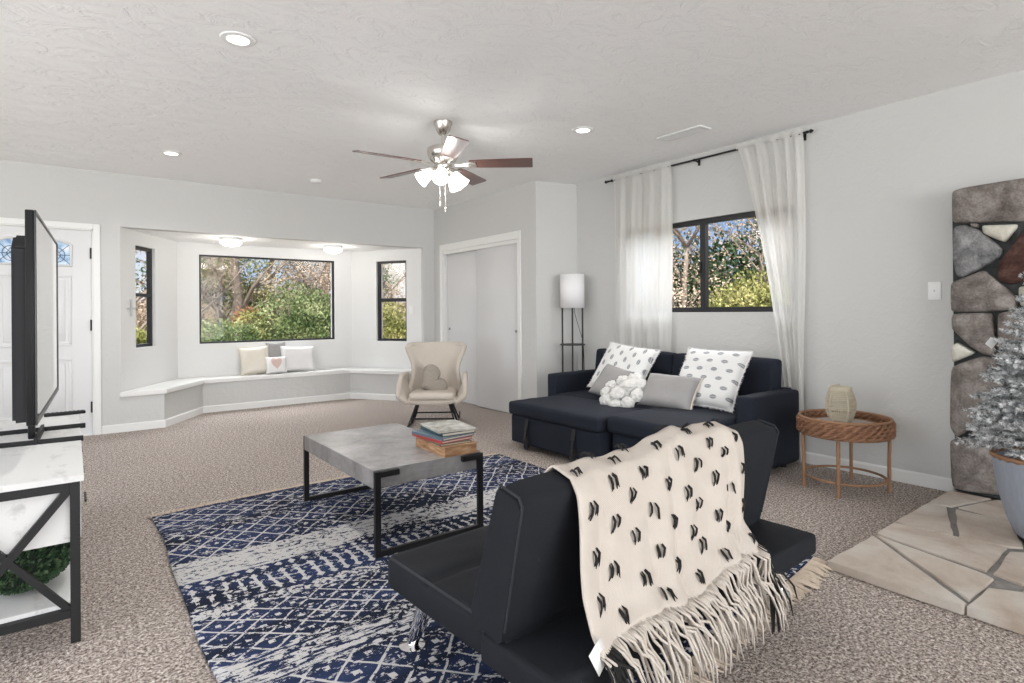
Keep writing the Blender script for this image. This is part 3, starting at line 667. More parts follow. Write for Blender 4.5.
# window seat pillows
p = pillow('cream square pillow at the left on the window seat', (1.915, 8.075, .595), (-.05, -.96, .26), (0, .26, .96), .36, .36, .13, M_CREAMC, math.radians(3), 5, group='window seat pillows')
edging(.36, .36, .07, .004, M_CREAMC, p, fray=True)
p = pillow('wide plain white pillow at the right on the window seat', (2.47, 8.08, .585), (.05, -.96, .26), (0, .26, .96), .46, .35, .14, M_WHITEC, math.radians(-2), 6, group='window seat pillows')
edging(.46, .35, .07, .004, M_WHITEC, p)
p = pillow('grey patterned pillow mostly hidden behind the cream and white pillows on the window seat', (2.20, 8.125, .63), (0, -.97, .22), (0, .22, .97), .26, .38, .06, M_GREY, 0, 7, group='window seat pillows')
def m_heart():
    t = NT('heart_front'); c = t.co(); X = t.xyz(c)
    x = t.ma('DIVIDE', t.ma('ABSOLUTE', X['X']), .075); y = t.ma('DIVIDE', t.ma('ADD', X['Y'], .0), .075)
    yy = t.ma('SUBTRACT', y, t.ma('MULTIPLY', t.ma('POWER', x, .6), .75)); e_ = t.ma('ADD', t.ma('POWER', x, 2), t.ma('MULTIPLY', yy, yy))
    t.set(Base_Color=t.mix(t.ma('LESS_THAN', e_, .8), (.76, .75, .74, 1), (.62, .47, .42, 1)), Roughness=.9); t.bump(t.noise(c, 150, 3), .4, .003); return t.m
p = pillow('small white pillow with a beige heart, in front on the window seat', (2.15, 7.96, .525), (-.03, -.96, .27), (0, .27, .96), .265, .225, .09, m_heart(), 0, 8, group='window seat pillows')

# ------------------------------------------------------------------ futon
M_FUT = m_fabric('charcoal_fabric', (.006, .007, .010, 1), (.017, .019, .024, 1), 300, .22)
M_PIPE = plain('dark_piping', (.012, .014, .02), .7)
fu = thing('futon', (.92, 1.0, 0), math.radians(2.8), 'near black click-clack futon seen from behind, with a knitted throw over its backrest', 'futon')
LU, LV, Z0, Z1 = 1.46, .93, .215, .30
mb = MB(); pad(mb, 0, LU, .03, .345, Z0+.005, Z1+.005, .018, .004, 12); mb.build('rear_slab', M_FUT, fu, angle=60)
# tufted front seat
def seatfn(mb):
    pad(mb, .02, LU+.01, .33, LV, Z0-.005, Z1+.028, .03, .008, 26)
    for v in mb.bm.verts:
        if v.co.z > Z1:
            for tx in (.33, .73, 1.13):
                d = math.hypot(v.co.x-tx, v.co.y-.66); v.co.z -= .022*math.exp(-(d/.06)**2)
                dl_ = abs(v.co.y-.66); v.co.z -= .004*math.exp(-(dl_/.02)**2)
    return mb
seatfn(MB()).build('seat_cushion', M_FUT, fu, angle=60)
mb = MB()
for z in (Z1+.022,): mb.tube([(.03, .36, z), (.03, LV-.02, z), (.05, LV-.008, z), (LU-.01, LV-.008, z), (LU, LV-.03, z), (LU, .36, z)], .005, 8)
mb.build('piping', M_PIPE, fu)
# backrest: wedge cross section, slightly leaning towards the rear
prof = [(.285, .300), (.385, .315), (.392, .36), (.262, .722), (.243, .742), (.160, .722), (.148, .700), (.215, .36), (.262, .305)]
mb = MB(); prof = [(.245, .305), (.262, .296), (.375, .312), (.388, .345), (.268, .715), (.250, .738), (.175, .722), (.160, .698), (.236, .345)]
bmx = MB(); NL = 30; rings = []
for i in range(NL+1):
    u = i/NL; x = .0+u*(LU-.035); k_ = 1
    end = min(u, 1-u)*NL; ins = .012 if end == 0 else (.003 if end == 1 else 0)
    cy = sum(p_[0] for p_ in prof)/len(prof); cz = sum(p_[1] for p_ in prof)/len(prof); R_ = []
    for (y_, z_) in prof:
        dy, dz = cy-y_, cz-z_; L_ = math.hypot(dy, dz); bow = .006*math.sin(PI*u)
        R_.append(bmx.bm.verts.new((x+(.0), y_+dy/L_*ins, z_+dz/L_*ins+(bow if z_ > .6 else 0))))
    rings.append(R_)
for A, B in zip(rings, rings[1:]):
    for k in range(len(A)): bmx.bm.faces.new((A[k], A[(k+1) % len(A)], B[(k+1) % len(A)], B[k]))
bmx.bm.faces.new(rings[0]); bmx.bm.faces.new(rings[-1][::-1])
bmx.build('backrest', M_FUT, fu, angle=50)
for x in (.006, LU-.042):
    MB().tube([(x, y_, z_) for y_, z_ in ((.385, .35), (.266, .713), (.249, .735), (.176, .720), (.163, .698), (.239, .345))], .004, 6).build('backrest_piping', M_PIPE, fu)
mb = MB(); mb.box(.02, LU-.05, .25, .36, .292, .312); mb.build('hinge_seam', M_PIPE, fu, smooth=False)
for x, y, sx, sy in ((.13, .80, -.05, .05), (1.38, .80, .04, .05), (.20, .22, -.03, .02), (.86, .22, .02, .015), (1.42, .17, .03, .01)):
    mb = MB().lathe([(0, 0), (.044, 0), (.046, .006), (.03, .010), (.020, .014), (0, .012)], 20, loc=(x+sx, y+sy, .014))
    mb.tube([(x+sx, y+sy, .02), (x+sx*.5, y+sy*.5, .12), (x, y, Z0+.004)], [.019, .028, .036], 24)
    mb.build('leg', M_CHROME, fu)

# ------------------------------------------------------------------ throw blanket over the futon
def m_knit():
    t = NT('cream_knit'); c = t.co(); X = t.xyz(c)
    w1 = t.ma('SINE', t.ma('MULTIPLY', X['X'], 900)); w2 = t.ma('SINE', t.ma('MULTIPLY', X['Z'], 900))
    n = t.noise(c, 12, 4)
    t.set(Base_Color=t.mix(n, (.52, .465, .41, 1), (.62, .565, .51, 1)), Roughness=.95); t.b.inputs['Specular IOR Level'].default_value = .1
    t.bump(t.ma('ADD', t.ma('MULTIPLY', w1, w2), t.noise(c, 90, 3)), .3, .003); return t.m
M_KNIT = m_knit(); M_TUFT = plain('black_yarn', (.012, .012, .012), .95, bump=.6, bscale=400, bdist=.003)
tb = thing('throw_blanket', (.92, 1.0, 0), math.radians(2.8), 'cream knitted throw with black yarn tufts draped over the back of the futon', 'blanket')
def lerp(a, b, t_): return a+(b-a)*t_
def poly_at(pts, s_):
    L = [0]
    for a, b in zip(pts, pts[1:]): L.append(L[-1]+math.dist(a, b))
    d = s_*L[-1]
    for i in range(len(pts)-1):
        if d <= L[i+1] or i == len(pts)-2:
            k = (d-L[i])/(L[i+1]-L[i]); return tuple(lerp(pts[i][j], pts[i+1][j], k) for j in range(2))
def throw(u, v, lift=0.0):
    """u along the futon 0..1, v 0 = front hem, 1 = rear hem"""
    x0, x1 = .195, 1.125
    bulge = .040*math.exp(-((u-.60)/.14)**2)+.030*math.exp(-((u-.86)/.10)**2)-.004*math.exp(-((u-.35)/.2)**2)
    # cross-section path (y,z): front face down, over the top, rear face down, onto the rear slab
    zend = .345+.05*u+.015*math.sin(u*9)
    path = [(.372, .44), (.300, .655), (.278, .722), (.248, .753+bulge), (.172, .738+bulge), (.145, .700+bulge*.5), (.120, .60), (.092, .46), (.060, zend+.035), (.022, zend)]
    y, z = poly_at(path, v)
    hang = min(1, max(0, (v-.42)/.58))
    fold = (.018*math.sin(u*17+1.2)+.010*math.sin(u*31+hang*2))*(hang**.7)
    y += -abs(fold)*.9-.012*hang; 
    x = lerp(x0, x1, u)+hang*(-.09*(1-u)-.19*u**1.5)+.006*math.sin(v*14+u*5)
    if u > .84: x += 0; y -= .018*math.exp(-((u-.90)/.03)**2)
    z += .004*math.sin(u*40+v*20)*(1-hang)+lift*.2
    return Vector((x, y-lift*(1 if v > .5 else -.3), z+(lift if v < .5 else 0)))
MB().grid(lambda i, j: throw(i, j), 90, 60).build('throw_cloth', M_KNIT, tb, solid=.006, angle=180)
rnd = random.Random(11)
rows = 10
for r_ in range(rows):
    v = .34+r_*.068
    ncol = 5
    for k in range(ncol):
        u = (k+.25+.5*(r_ % 2)+rnd.uniform(-.10, .10))/ncol
        if u > .985 or v > .965: continue
        p_ = throw(u, v, .005); q_ = throw(min(1, u+.01), v, .005); s_ = throw(u, min(1, v+.01), .005)
        eu = (q_-p_).normalized(); ev = (s_-p_).normalized(); nn = -eu.cross(ev).normalized()
        mb = MB()
        for sd_ in (-1, 1):
            a = p_+eu*sd_*.0085
            hh = rnd.uniform(.017, .024); tilt = eu*rnd.uniform(-.008, .008)+eu*sd_*.003
            for _ in range(3):
                j = Vector((rnd.uniform(-.003, .003), rnd.uniform(-.002, .002), rnd.uniform(-.003, .003)))
                mb.tube([a-ev*hh*.9+j, a-ev*hh*.3+nn*.008+j+eu*sd_*.003, a+ev*hh*.4+nn*.006+j+tilt*.5, a+ev*hh+tilt+j*2], [.0016, .0029, .0027, .0012], 6)
        mb.build('yarn_tuft', M_TUFT, tb)
# long fringe at the rear hem
mb = MB(); mb2 = MB()
for i in range(130):
    u = i/129; p_ = throw(u, 1.0); ln = rnd.uniform(.09, .19); cl_ = .03*math.sin(i*.55)+.02*math.sin(i*1.7); dx = rnd.uniform(-.015, .03)+.055+cl_
    yo = rnd.uniform(-.018, .006); zt = .312+rnd.uniform(0, .022)
    pts = [p_+Vector((0, .004, .004)), p_+Vector((dx*.15+rnd.uniform(-.004, .004), -.018+yo, -.010)), Vector((p_.x+dx*.45, -.010+yo*2, zt)), Vector((p_.x+dx*.75+rnd.uniform(-.01, .01), -.020+yo*2, .305)), Vector((p_.x+dx+rnd.uniform(-.012, .012), -.045+yo*2.2, .30-(ln-.07)*.9)), Vector((p_.x+dx*1.1+rnd.uniform(-.012, .012), -.048+yo*2.4, .285-(ln-.05)*1.1))]
    (mb2 if rnd.random() < .6 and (u < .05 or u > .955) else mb).tube(pts, [.0028, .0042, .0044, .0042, .0038, .0018], 6)
o = mb.build('fringe', M_KNIT, tb, angle=180); o['kind'] = 'stuff'
for i in range(26):
    u = rnd.choice([rnd.uniform(.0, .05), rnd.uniform(.96, 1.0)]); p_ = throw(u, 1.0); dx = rnd.uniform(-.03, .03)
    mb2.tube([p_, p_+Vector((dx*.4, -.03, -.03)), Vector((p_.x+dx, -.05+rnd.uniform(-.02, .0), .275)), Vector((p_.x+dx*1.3, -.055+rnd.uniform(-.02, .0), .15))], .0024, 5)
o = mb2.build('black_fringe', M_TUFT, tb, angle=180); o['kind'] = 'stuff'; o['label'] = 'tangled black yarn fringe at the corners of the throw'
pc = throw(0.0, .955); 
MB().quad(pc+Vector((.005, -.012, .02)), pc+Vector((-.045, -.02, -.005)), pc+Vector((-.02, -.03, -.06)), pc+Vector((.028, -.02, -.035))).build('care_tag', M_WHITE, tb, solid=.001)

# ------------------------------------------------------------------ curtains
def m_sheer():
    t = NT('sheer_curtain'); c = t.co()
    tr = t.n('ShaderNodeBsdfTransparent'); tl = t.n('ShaderNodeBsdfTranslucent'); df = t.n('ShaderNodeBsdfDiffuse')
    tl.inputs['Color'].default_value = (.86, .86, .84, 1); df.inputs['Color'].default_value = (.84, .83, .80, 1)
    m1 = t.n('ShaderNodeMixShader'); m1.inputs[0].default_value = .45; m2 = t.n('ShaderNodeMixShader'); m2.inputs[0].default_value = .80
    L = t.t.links.new; L(df.outputs[0], m1.inputs[1]); L(tl.outputs[0], m1.inputs[2]); L(tr.outputs[0], m2.inputs[1]); L(m1.outputs[0], m2.inputs[2]); L(m2.outputs[0], t.out.inputs[0]); return t.m
M_SHEER = m_sheer()

XR = 4.515
def curtain(lab, ytop, ybot, zs, amp, folds, ph, pull=0):
    t = thing('sheer_curtain', (XR, (ytop[0]+ytop[1])/2, 2.57), 0, lab, 'curtain', 'sheer curtains on the rod')
    oyc = (ytop[0]+ytop[1])/2
    def fn(i, j):
        z = 2.600-(2.600-zs)*j; k = j**.9
        ya = lerp(ytop[0], ybot[0], k if not pull else min(1, j*1.25)**.8); yb = lerp(ytop[1], ybot[1], k)
        y = lerp(ya, yb, i); a = amp*(.55+.45*min(1, j*3)); w = math.sin(i*2*PI*folds+ph+.8*math.sin(i*5+ph)+.5*j)
        x = a*w+.4*a*math.sin(i*2*PI*folds*2.3+ph*2+j*2)
        if j < .06: x = lerp(-.014+.004*w, x, j/.06)
        return (x, y-oyc+.008*math.sin(z*3+i*6), z-2.57)
    MB().grid(fn, 150, 50).build('curtain_panel', M_SHEER, t, angle=180)
    mb = MB().grid(lambda i, j: (fn(i, 0)[0]-.003, fn(i, 0)[1], .040-.042*j+.004*math.sin(i*55)), 150, 3); mb.build('rod_pocket', M_SHEER, t, angle=180)
    return t
curtain('white sheer curtain panel left of the black sliding window, hanging straight', (4.13, 3.40), (4.17, 3.42), .02, .016, 4.5, .4)
curtain('white sheer curtain panel right of the black sliding window, swept to the right lower down', (2.725, 2.165), (2.32, 2.19), .02, .018, 5, 1.9, 1)
rod = thing('curtain_rod', (XR, 3.19, 2.575), 0, 'thin black curtain rod mounted above the black sliding window', 'curtain rod')
MB().tube([(0, 1.04, 0), (0, -1.05, 0)], .009, 14).build('rod', M_BLACKMETAL, rod)
for y in (1.06, -1.07): MB().lathe([(0, -.03), (.012, -.028), (.009, -.012), (.017, .0), (.009, .016), (0, .026)], 16, Matrix.Translation((0, y, 0)) @ Matrix.Rotation(PI/2 if y < 0 else -PI/2, 4, 'X')).build('finial', M_BLACKMETAL, rod)
for y in (.98, -.03, -.99): MB().bar((.0, y, 0), (.072, y, -.01), .008, .014).box(.072, .078, y-.012, y+.012, -.04, .03, bev=.002).lathe([(.013, -.006), (.013, .006), (.009, .006), (.009, -.006), (.013, -.006)], 16, Matrix.Translation((0, y, 0)) @ Matrix.Rotation(PI/2, 4, 'X')).build('bracket', M_BLACKMETAL, rod)

# ------------------------------------------------------------------ floor lamp
fl = thing('floor_lamp', (4.345, 4.60, 0), math.radians(-37.4), 'black three-post shelf floor lamp with white drum shade behind the left sofa arm', 'lamp')
LR = .118
angs = [math.radians(a) for a in (180, 270, 0)]
pp = [(LR*.93, 0), (-LR*.93, 0), (-.012, -LR*.93)]
for x, y in pp: MB().box(x-.009, x+.009, y-.009, y+.009, 0, 1.25, bev=.002).build('post', M_BLACKMETAL, fl, smooth=False)
for z in (.09, .445, .84): MB().lathe([(0, 0), (LR+.018, 0), (LR+.02, .006), (LR+.018, .012), (0, .012)], 32, loc=(0, 0, z)).build('shelf', M_BLACKMETAL, fl)
M_DRUM = plain('white_lamp_shade', (.80, .79, .80), .8, bump=.2, bscale=300, bdist=.001)
MB().lathe([(LR+.012, 0), (LR+.012, .365)], 48, loc=(0, 0, 1.243)).build('lamp_shade', M_DRUM, fl, solid=.004)
MB().lathe([(.020, 0), (.020, .05), (.0, .05)], 16, loc=(0, 0, 1.25)).lathe([(0, .05), (.03, .09), (.025, .13), (0, .145)], 16, loc=(0, 0, 1.25)).bar((-LR, 0, 1.25), (LR, 0, 1.25), .008).build('socket', M_WHITE, fl)
MB().tube([(.02, -.01, 1.25), (.02, -.015, 1.20), (.06, -.03, 1.05), (.10, -.02, .92), (.118, .0, .84), (.13, .02, .6), (.14, .03, .3), (.16, .04, .02)], .003, 8).build('cord', M_BLACKMETAL, fl)

# ------------------------------------------------------------------ wing rocking chair
M_BOUC = m_fabric('oatmeal_boucle', (.50, .44, .38, 1), (.66, .60, .53, 1), 180, .5)
wc_ = thing('rocking_chair', (3.12, 5.475, 0), math.radians(-36), 'oatmeal wingback rocking chair with black wire legs in front of the window seat', 'chair')
# local: x right, front is -y
prof_back = [(.315, .30), (.30, .36), (.285, .42), (.25, .50), (.235, .56), (.24, .64), (.275, .73), (.305, .80), (.31, .845), (.27, .868), (.12, .872), (0, .870)]
def shell_outline(t_):   # half-width and height along back edge
    return poly_at(prof_back, t_)
def backfn(i, j):
    # i across -1..1 , j height 0..1
    z = .24+.632*j; u = 2*i-1
    ks = [(.20, .24), (.26, .30), (.272, .38), (.248, .48), (.236, .56), (.245, .64), (.285, .74), (.310, .80), (.315, .84), (.285, .866), (.255, .873)]
    w = ks[-1][0]
    for a, b in zip(ks, ks[1:]):
        if a[1] <= z <= b[1]: w = lerp(a[0], b[0], (z-a[1])/(b[1]-a[1])); break
    wing = .16 if z > .6 else .16+.05*(.6-z)
    y = .20+.17*(z-.24)-wing*abs(u)**3.2*(1-.25*j)-.0
    return (u*w*1.07, y, z-.012*abs(u)**6*(j > .95))
mb = MB().grid(backfn, 28, 30); o = mb.build('back_shell', M_BOUC, wc_, solid=.055, sub=1, angle=180)
def seatpan(i, j):
    u = 2*i-1; y = -.27+.50*j; w = .27-.02*(1-j)**3
    return (u*w, y, .262+.05*(abs(u)**4)*(.5+.5*j)+.01*(1-j)-.015*j)
MB().grid(seatpan, 22, 16).build('seat_shell', M_BOUC, wc_, solid=.06, sub=1, angle=180)
mb = MB(); pad(mb, -.235, .235, -.29, .19, .295, .365, .03, .02, 8); mb.build('seat_cushion', M_BOUC, wc_, angle=180)
for s in (-1, 1):
    def armfn(i, j):
        # i front(0)..back(1), j bottom(0)..top(1)
        y = -.27+.48*i; top = .33+.235*min(1, (i+.12))**.0*math.sin(PI/2*min(1, .30+i*1.3))*1.0; top = min(top, .555)-.03*max(0, i-.7)
        if i < .25: top -= .10*(1-i/.25)**2
        z = lerp(.262, top, j); x = .245+.115*math.sin(j*PI*.55)-.02*j**3-.02*i
        return (s*x, y-.03*j*(1-i), z)
    MB().grid(armfn, 18, 14).build('armrest', M_BOUC, wc_, solid=.05, sub=1, angle=180)
for s in (-1, 1):
    rl = [(s*.248, -.27, .022), (s*.25, -.20, .013), (s*.25, -.05, .008), (s*.25, .12, .010), (s*.25, .28, .026), (s*.245, .40, .058)]
    MB().tube(rl, .009, 10).build('rocker', M_BLACKMETAL, wc_)
    for y0, y1 in ((-.16, -.25), (-.10, .0), (.12, .22), (.05, .0)):
        zb = .016 if abs(y1) < .24 else .02
        MB().tube([(s*.17, y0, .245), (s*.248, y1, zb)], .0085, 10).build('leg', M_BLACKMETAL, wc_)
for y in (-.20, .19): MB().tube([(-.215, y, .09), (.215, y, .09)], .0085, 10).build('crossbar', M_BLACKMETAL, wc_)
def m_furry():
    t = NT('taupe_fur'); c = t.co(); t.set(Base_Color=t.mix(t.noise(c, 90, 4, .7), (.22, .19, .16, 1), (.46, .41, .35, 1)), Roughness=1); t.bump(t.noise(c, 120, 4, .7), .8, .008); return t.m
hp = MB()
def heart(i, j, sgn):
    a = 2*PI*i; r_ = j
    hx = 16*math.sin(a)**3/17; hz = (13*math.cos(a)-3.6*math.cos(2*a)-2*math.cos(3*a)-math.cos(4*a))/17
    return (hx*.155*r_, sgn*.06*(1-r_**2.4)**.5, hz*.135*r_)
for sg in (1, -1): hp.grid(lambda i, j: heart(i, j, sg), 40, 12, wu=True)
bmesh.ops.remove_doubles(hp.bm, verts=hp.bm.verts, dist=.0006)
o = hp.build('heart_cushion', m_furry(), angle=180); tag(o, 'taupe furry heart-shaped cushion sitting on the wingback rocking chair', 'cushion')
o.location = (3.065, 5.405, .470); o.scale = (1.25, 1.3, 1.30); o.rotation_euler = (math.radians(-14), math.radians(62), math.radians(-36))

# ------------------------------------------------------------------ rattan side table and lantern
def m_rattan(name, a, b):
    t = NT(name); c = t.co(); n = t.noise(c, 22, 5, .6); w = t.ma('SINE', t.ma('MULTIPLY', t.noise(c, 160, 2), 20))
    t.set(Base_Color=t.mix(n, a, b), Roughness=.6); t.bump(t.ma('ADD', n, t.ma('MULTIPLY', w, .4)), .5, .004); return t.m
M_RAT = m_rattan('woven_water_hyacinth', (.07, .025, .012, 1), (.48, .25, .14, 1)); M_RATL = m_rattan('wrapped_rattan', (.24, .12, .06, 1), (.40, .23, .13, 1))
rt = thing('side_table', (4.14, 1.735, 0), 0, 'round woven rattan side table with tray rim beside the sofa', 'table')
RT, NC = .272, 110
for rowi, z in enumerate((.388, .411, .434, .457)):
    for ph in (0, PI):
        pts = []
        for k in range(NC):
            a = 2*PI*k/NC; b = a*16+ph+rowi*PI*.5
            pts.append(((RT+.012*math.cos(b))*math.cos(a), (RT+.012*math.cos(b))*math.sin(a), z+.010*math.sin(b)))
        MB().tube(pts, .0105, 7, closed=True).build('tray_weave', M_RAT, rt, angle=180)
def ring(r, z, th_, mat, name, n=60, wave=0):
    MB().tube([(r*math.cos(2*PI*k/n), r*math.sin(2*PI*k/n), z+wave*math.sin(k*PI)) for k in range(n)], th_, 8, closed=True).build(name, mat, rt, angle=180)
ring(RT, .479, .010, M_RATL, 'tray_rim'); ring(RT-.005, .373, .010, M_RATL, 'tray_rim'); ring(RT-.03, .085, .0085, M_RATL, 'foot_ring')
MB().lathe([(0, .425), (RT-.015, .425), (RT-.015, .435), (0, .435)], 48).build('tray_base', M_RATL, rt)
MB().lathe([(0, .436), (.185, .436), (.19, .440), (.185, .443), (0, .443)], 48).build('tray_inlay', plain('inlay_grey', (.42, .37, .33), .6, var=.15), rt)
for x, y in ((-.195, .215), (-.275, -.075), (.295, .07), (.13, -.255)):
    k = (RT-.012)/math.hypot(x, y); a = (x*k, y*k); x, y = a
    MB().tube([(a[0]*1.0, a[1]*1.0, .40), (a[0]*.985, a[1]*.985, .22), (x*.98, y*.98, 0)], .0115, 10).build('leg', M_RATL, rt)
M_BAM = m_rattan('pale_bamboo', (.50, .44, .32, 1), (.76, .70, .56, 1))
ln = thing('lantern', (4.085, 1.735, .443), 0, 'pale woven bamboo lantern standing in the rattan table tray', 'lantern')
def lr(z): return .056+.031*math.sin(PI*min(1, max(0, (z-.02)/.22))**.9)
for k in range(44):
    a = 2*PI*k/44; MB().tube([(lr(z)*math.cos(a), lr(z)*math.sin(a), z) for z in [.03+.19*i/8 for i in range(9)]], .0022, 4).build('upright_slat', M_BAM, ln)
for i in range(15):
    z = .035+i*.0128
    if i in (4, 9): continue
    n = 44
    MB().tube([((lr(z)+.003*(1 if k % 2 == i % 2 else -1))*math.cos(2*PI*k/n), (lr(z)+.003*(1 if k % 2 == i % 2 else -1))*math.sin(2*PI*k/n), z) for k in range(n)], .0042, 5, closed=True).build('woven_band', M_BAM, ln, angle=180)
MB().lathe([(.060, .218), (.070, .222), (.070, .245), (.056, .248), (.054, .222)], 32).build('top_collar', M_BAM, ln)
MB().lathe([(0, .028), (.068, .028), (.070, .034), (0, .036)], 32).build('base_disc', M_BAM, ln)
MB().tube([(.068*math.cos(a), .03, .240+.018*math.sin(a)) for a in [PI*i/14 for i in range(15)]] , .003, 6).build('handle', M_BAM, ln)
for k in range(5):
    a = 2*PI*k/5+.3; MB().tube([((lr(z)+.006)*math.cos(a), (lr(z)+.006)*math.sin(a), z) for z in [.0+.22*i/8 for i in range(9)]], .005, 6).build('leg', M_BAM, ln)

# ------------------------------------------------------------------ stone fireplace
def m_stone(name, cols, sc=6, bump=.6):
    t = NT(name); c = t.co(); n = t.noise(c, sc, 9, .65, .4); n2 = t.noise(c, sc*9, 5, .7)
    t.set(Base_Color=t.ramp(t.ma('ADD', t.ma('MULTIPLY', n, .7), t.ma('MULTIPLY', n2, .3)), cols), Roughness=.85); t.b.inputs['Specular IOR Level'].default_value = .2
    t.bump(t.ma('ADD', n, t.ma('MULTIPLY', n2, .6)), bump, .02); return t.m
ST_BROWN = m_stone('brown_grey_stone', [(.36, (.12, .10, .09)), (.5, (.25, .22, .20)), (.62, (.40, .365, .34))], 9, 1.0)
ST_GREY = m_stone('blue_grey_stone', [(.36, (.10, .105, .11)), (.5, (.25, .25, .25)), (.62, (.42, .42, .42))], 9, 1.0)
ST_RED = m_stone('dark_red_stone', [(.36, (.035, .018, .015)), (.5, (.085, .042, .034)), (.66, (.17, .10, .085))])
ST_CREAM = m_stone('cream_stone', [(.33, (.42, .40, .33)), (.5, (.58, .56, .48)), (.66, (.70, .68, .62))])
M_MORTAR = m_stone('dark_mortar', [(.3, (.025, .028, .028)), (.6, (.07, .075, .075))], 14)
XF = 4.47
fp = thing('fireplace', (XF, .55, 0), 0, 'rough stone fireplace face at the right edge of the room, stones set in dark mortar', 'fireplace')
MB().prism([(y-.55, z) for y, z in ((1.215, .044), (1.222, 1.93), (1.19, 1.955), (.86, 1.96), (.24, 1.965), (.24, .044))], 'x', .02, .124).build('mortar_backing', M_MORTAR, fp)
stones = [(ST_BROWN, [(1.208, 1.949), (1.15, 1.962), (.868, 1.968), (.80, 1.95), (.79, 1.74), (.869, 1.72), (1.0, 1.735), (1.209, 1.749)]),
 (ST_GREY, [(1.206, 1.718), (1.151, 1.728), (1.079, 1.690), (.974, 1.565), (.979, 1.515), (1.166, 1.402), (1.195, 1.425), (1.212, 1.534)]),
 (ST_CREAM, [(1.062, 1.715), (.90, 1.702), (.905, 1.679), (.958, 1.601), (1.055, 1.665)]),
 (ST_RED, [(.869, 1.655), (.986, 1.47), (.985, 1.384), (.93, 1.350), (.84, 1.38), (.74, 1.46), (.74, 1.62), (.80, 1.67)]),
 (ST_BROWN, [(1.221, 1.365), (1.15, 1.40), (1.052, 1.438), (.904, 1.265), (.913, 1.200), (1.06, 1.188), (1.222, 1.186)]),
 (ST_BROWN, [(1.217, 1.168), (1.015, 1.175), (1.005, .914), (1.06, .925), (1.119, .965), (1.218, 1.075)]),
 (ST_CREAM, [(1.223, .964), (1.193, .988), (1.10, .93), (1.219, .862)]),
 (ST_BROWN, [(1.224, .830), (1.071, .902), (1.001, .885), (.956, .728), (1.02, .58), (1.097, .480), (1.196, .394), (1.231, .453)]),
 (ST_GREY, [(1.126, .423), (1.085, .500), (.969, .449), (.962, .388), (1.015, .368)]),
 (ST_BROWN, [(1.232, .360), (1.146, .394), (.958, .335), (.960, .20), (.982, .075), (1.223, .058)]),
 (ST_BROWN, [(.990, 1.170), (.90, 1.19), (.80, 1.18), (.79, .95), (.873, .92), (.985, .920)]),
 (ST_GREY, [(.950, .420), (.875, .465), (.78, .45), (.77, .36), (.876, .348), (.945, .349)]),
 (ST_CREAM, [(.892, 1.330), (.80, 1.345), (.72, 1.30), (.74, 1.22), (.885, 1.215)]),
 (ST_BROWN, [(1.122, 1.733), (1.085, 1.730), (1.085, 1.705), (1.11, 1.708)]),
 (ST_GREY, [(.98, .88), (.80, .90), (.70, .80), (.72, .50), (.93, .49), (.985, .56), (.935, .73)]),
 (ST_BROWN, [(.93, .31), (.70, .33), (.62, .22), (.66, .085), (.95, .085), (.935, .2)]),
 (ST_GREY, [(.76, 1.95), (.30, 1.965), (.28, 1.76), (.75, 1.74)]), (ST_BROWN, [(.70, 1.70), (.30, 1.72), (.22, 1.50), (.40, 1.42), (.70, 1.44)]),
 (ST_CREAM, [(.66, 1.38), (.42, 1.36), (.40, 1.12), (.68, 1.16)]), (ST_BROWN, [(.74, 1.10), (.36, 1.06), (.34, .84), (.66, .82), (.76, .93)]), (ST_BROWN, [(.64, .76), (.30, .78), (.26, .40), (.58, .36), (.68, .48)])]
for mat, poly in stones:
    cy = sum(p[0] for p in poly)/len(poly); cz = sum(p[1] for p in poly)/len(poly)
    # smooth the outline, then dome the face
    P = [Vector((y, z)) for y, z in poly]
    for it_ in range(2):
        Q = []
        for a, b in zip(P, P[1:]+P[:1]): Q += [a.lerp(b, .10+.12*it_), a.lerp(b, .90-.12*it_)]
        P = Q
    mb = MB(); n = len(P); rings = []
    for k, (sc, dx) in enumerate(((1.035, .03), (1.035, -.004), (1.0, -.020), (.88, -.032), (.62, -.038), (.3, -.041))):
        R = []
        for p in P:
            q = Vector((cy, cz)).lerp(p, sc); w = noise.noise(Vector((q.x*7, q.y*7, cy*9)))*.009+noise.noise(Vector((q.x*22, q.y*22, cz*9)))*.004
            R.append(mb.bm.verts.new((dx+(w if k > 1 else 0), q.x-.55, q.y)))
        rings.append(R)
    for A, B in zip(rings, rings[1:]):
        for k in range(n): mb.bm.faces.new((A[k], A[(k+1) % n], B[(k+1) % n], B[k]))
    mb.bm.faces.new(rings[-1]); mb.build('stone', mat, fp, angle=60)

# hearth of flagstones
def m_flag():
    t = NT('flagstone'); c = t.co(); n = t.noise(c, 3.2, 7, .6, .4); n2 = t.noise(c, 55, 4, .7)
    t.set(Base_Color=t.mix(t.ma('MULTIPLY', n2, .35), t.ramp(n, [(.35, (.42, .34, .275)), (.5, (.55, .48, .41)), (.65, (.62, .585, .53))]), (.30, .26, .23, 1)), Roughness=.7)
    t.bump(t.ma('ADD', n, t.ma('MULTIPLY', n2, .4)), .4, .012); return t.m
M_FLAG = m_flag(); M_GROUT = m_stone('grey_grout', [(.3, (.16, .15, .14)), (.6, (.27, .26, .25))], 20, .3)
he = thing('hearth', (3.6, .2, 0), 0, 'low raised hearth of pale tan flagstones with grey joints, in front of the stone fireplace', 'hearth')
MB().box(2.80-3.6, 4.592-3.6, -1.4-.2, 1.215-.2, .0005, .034, bev=.003).build('mortar_bed', M_GROUT, he)
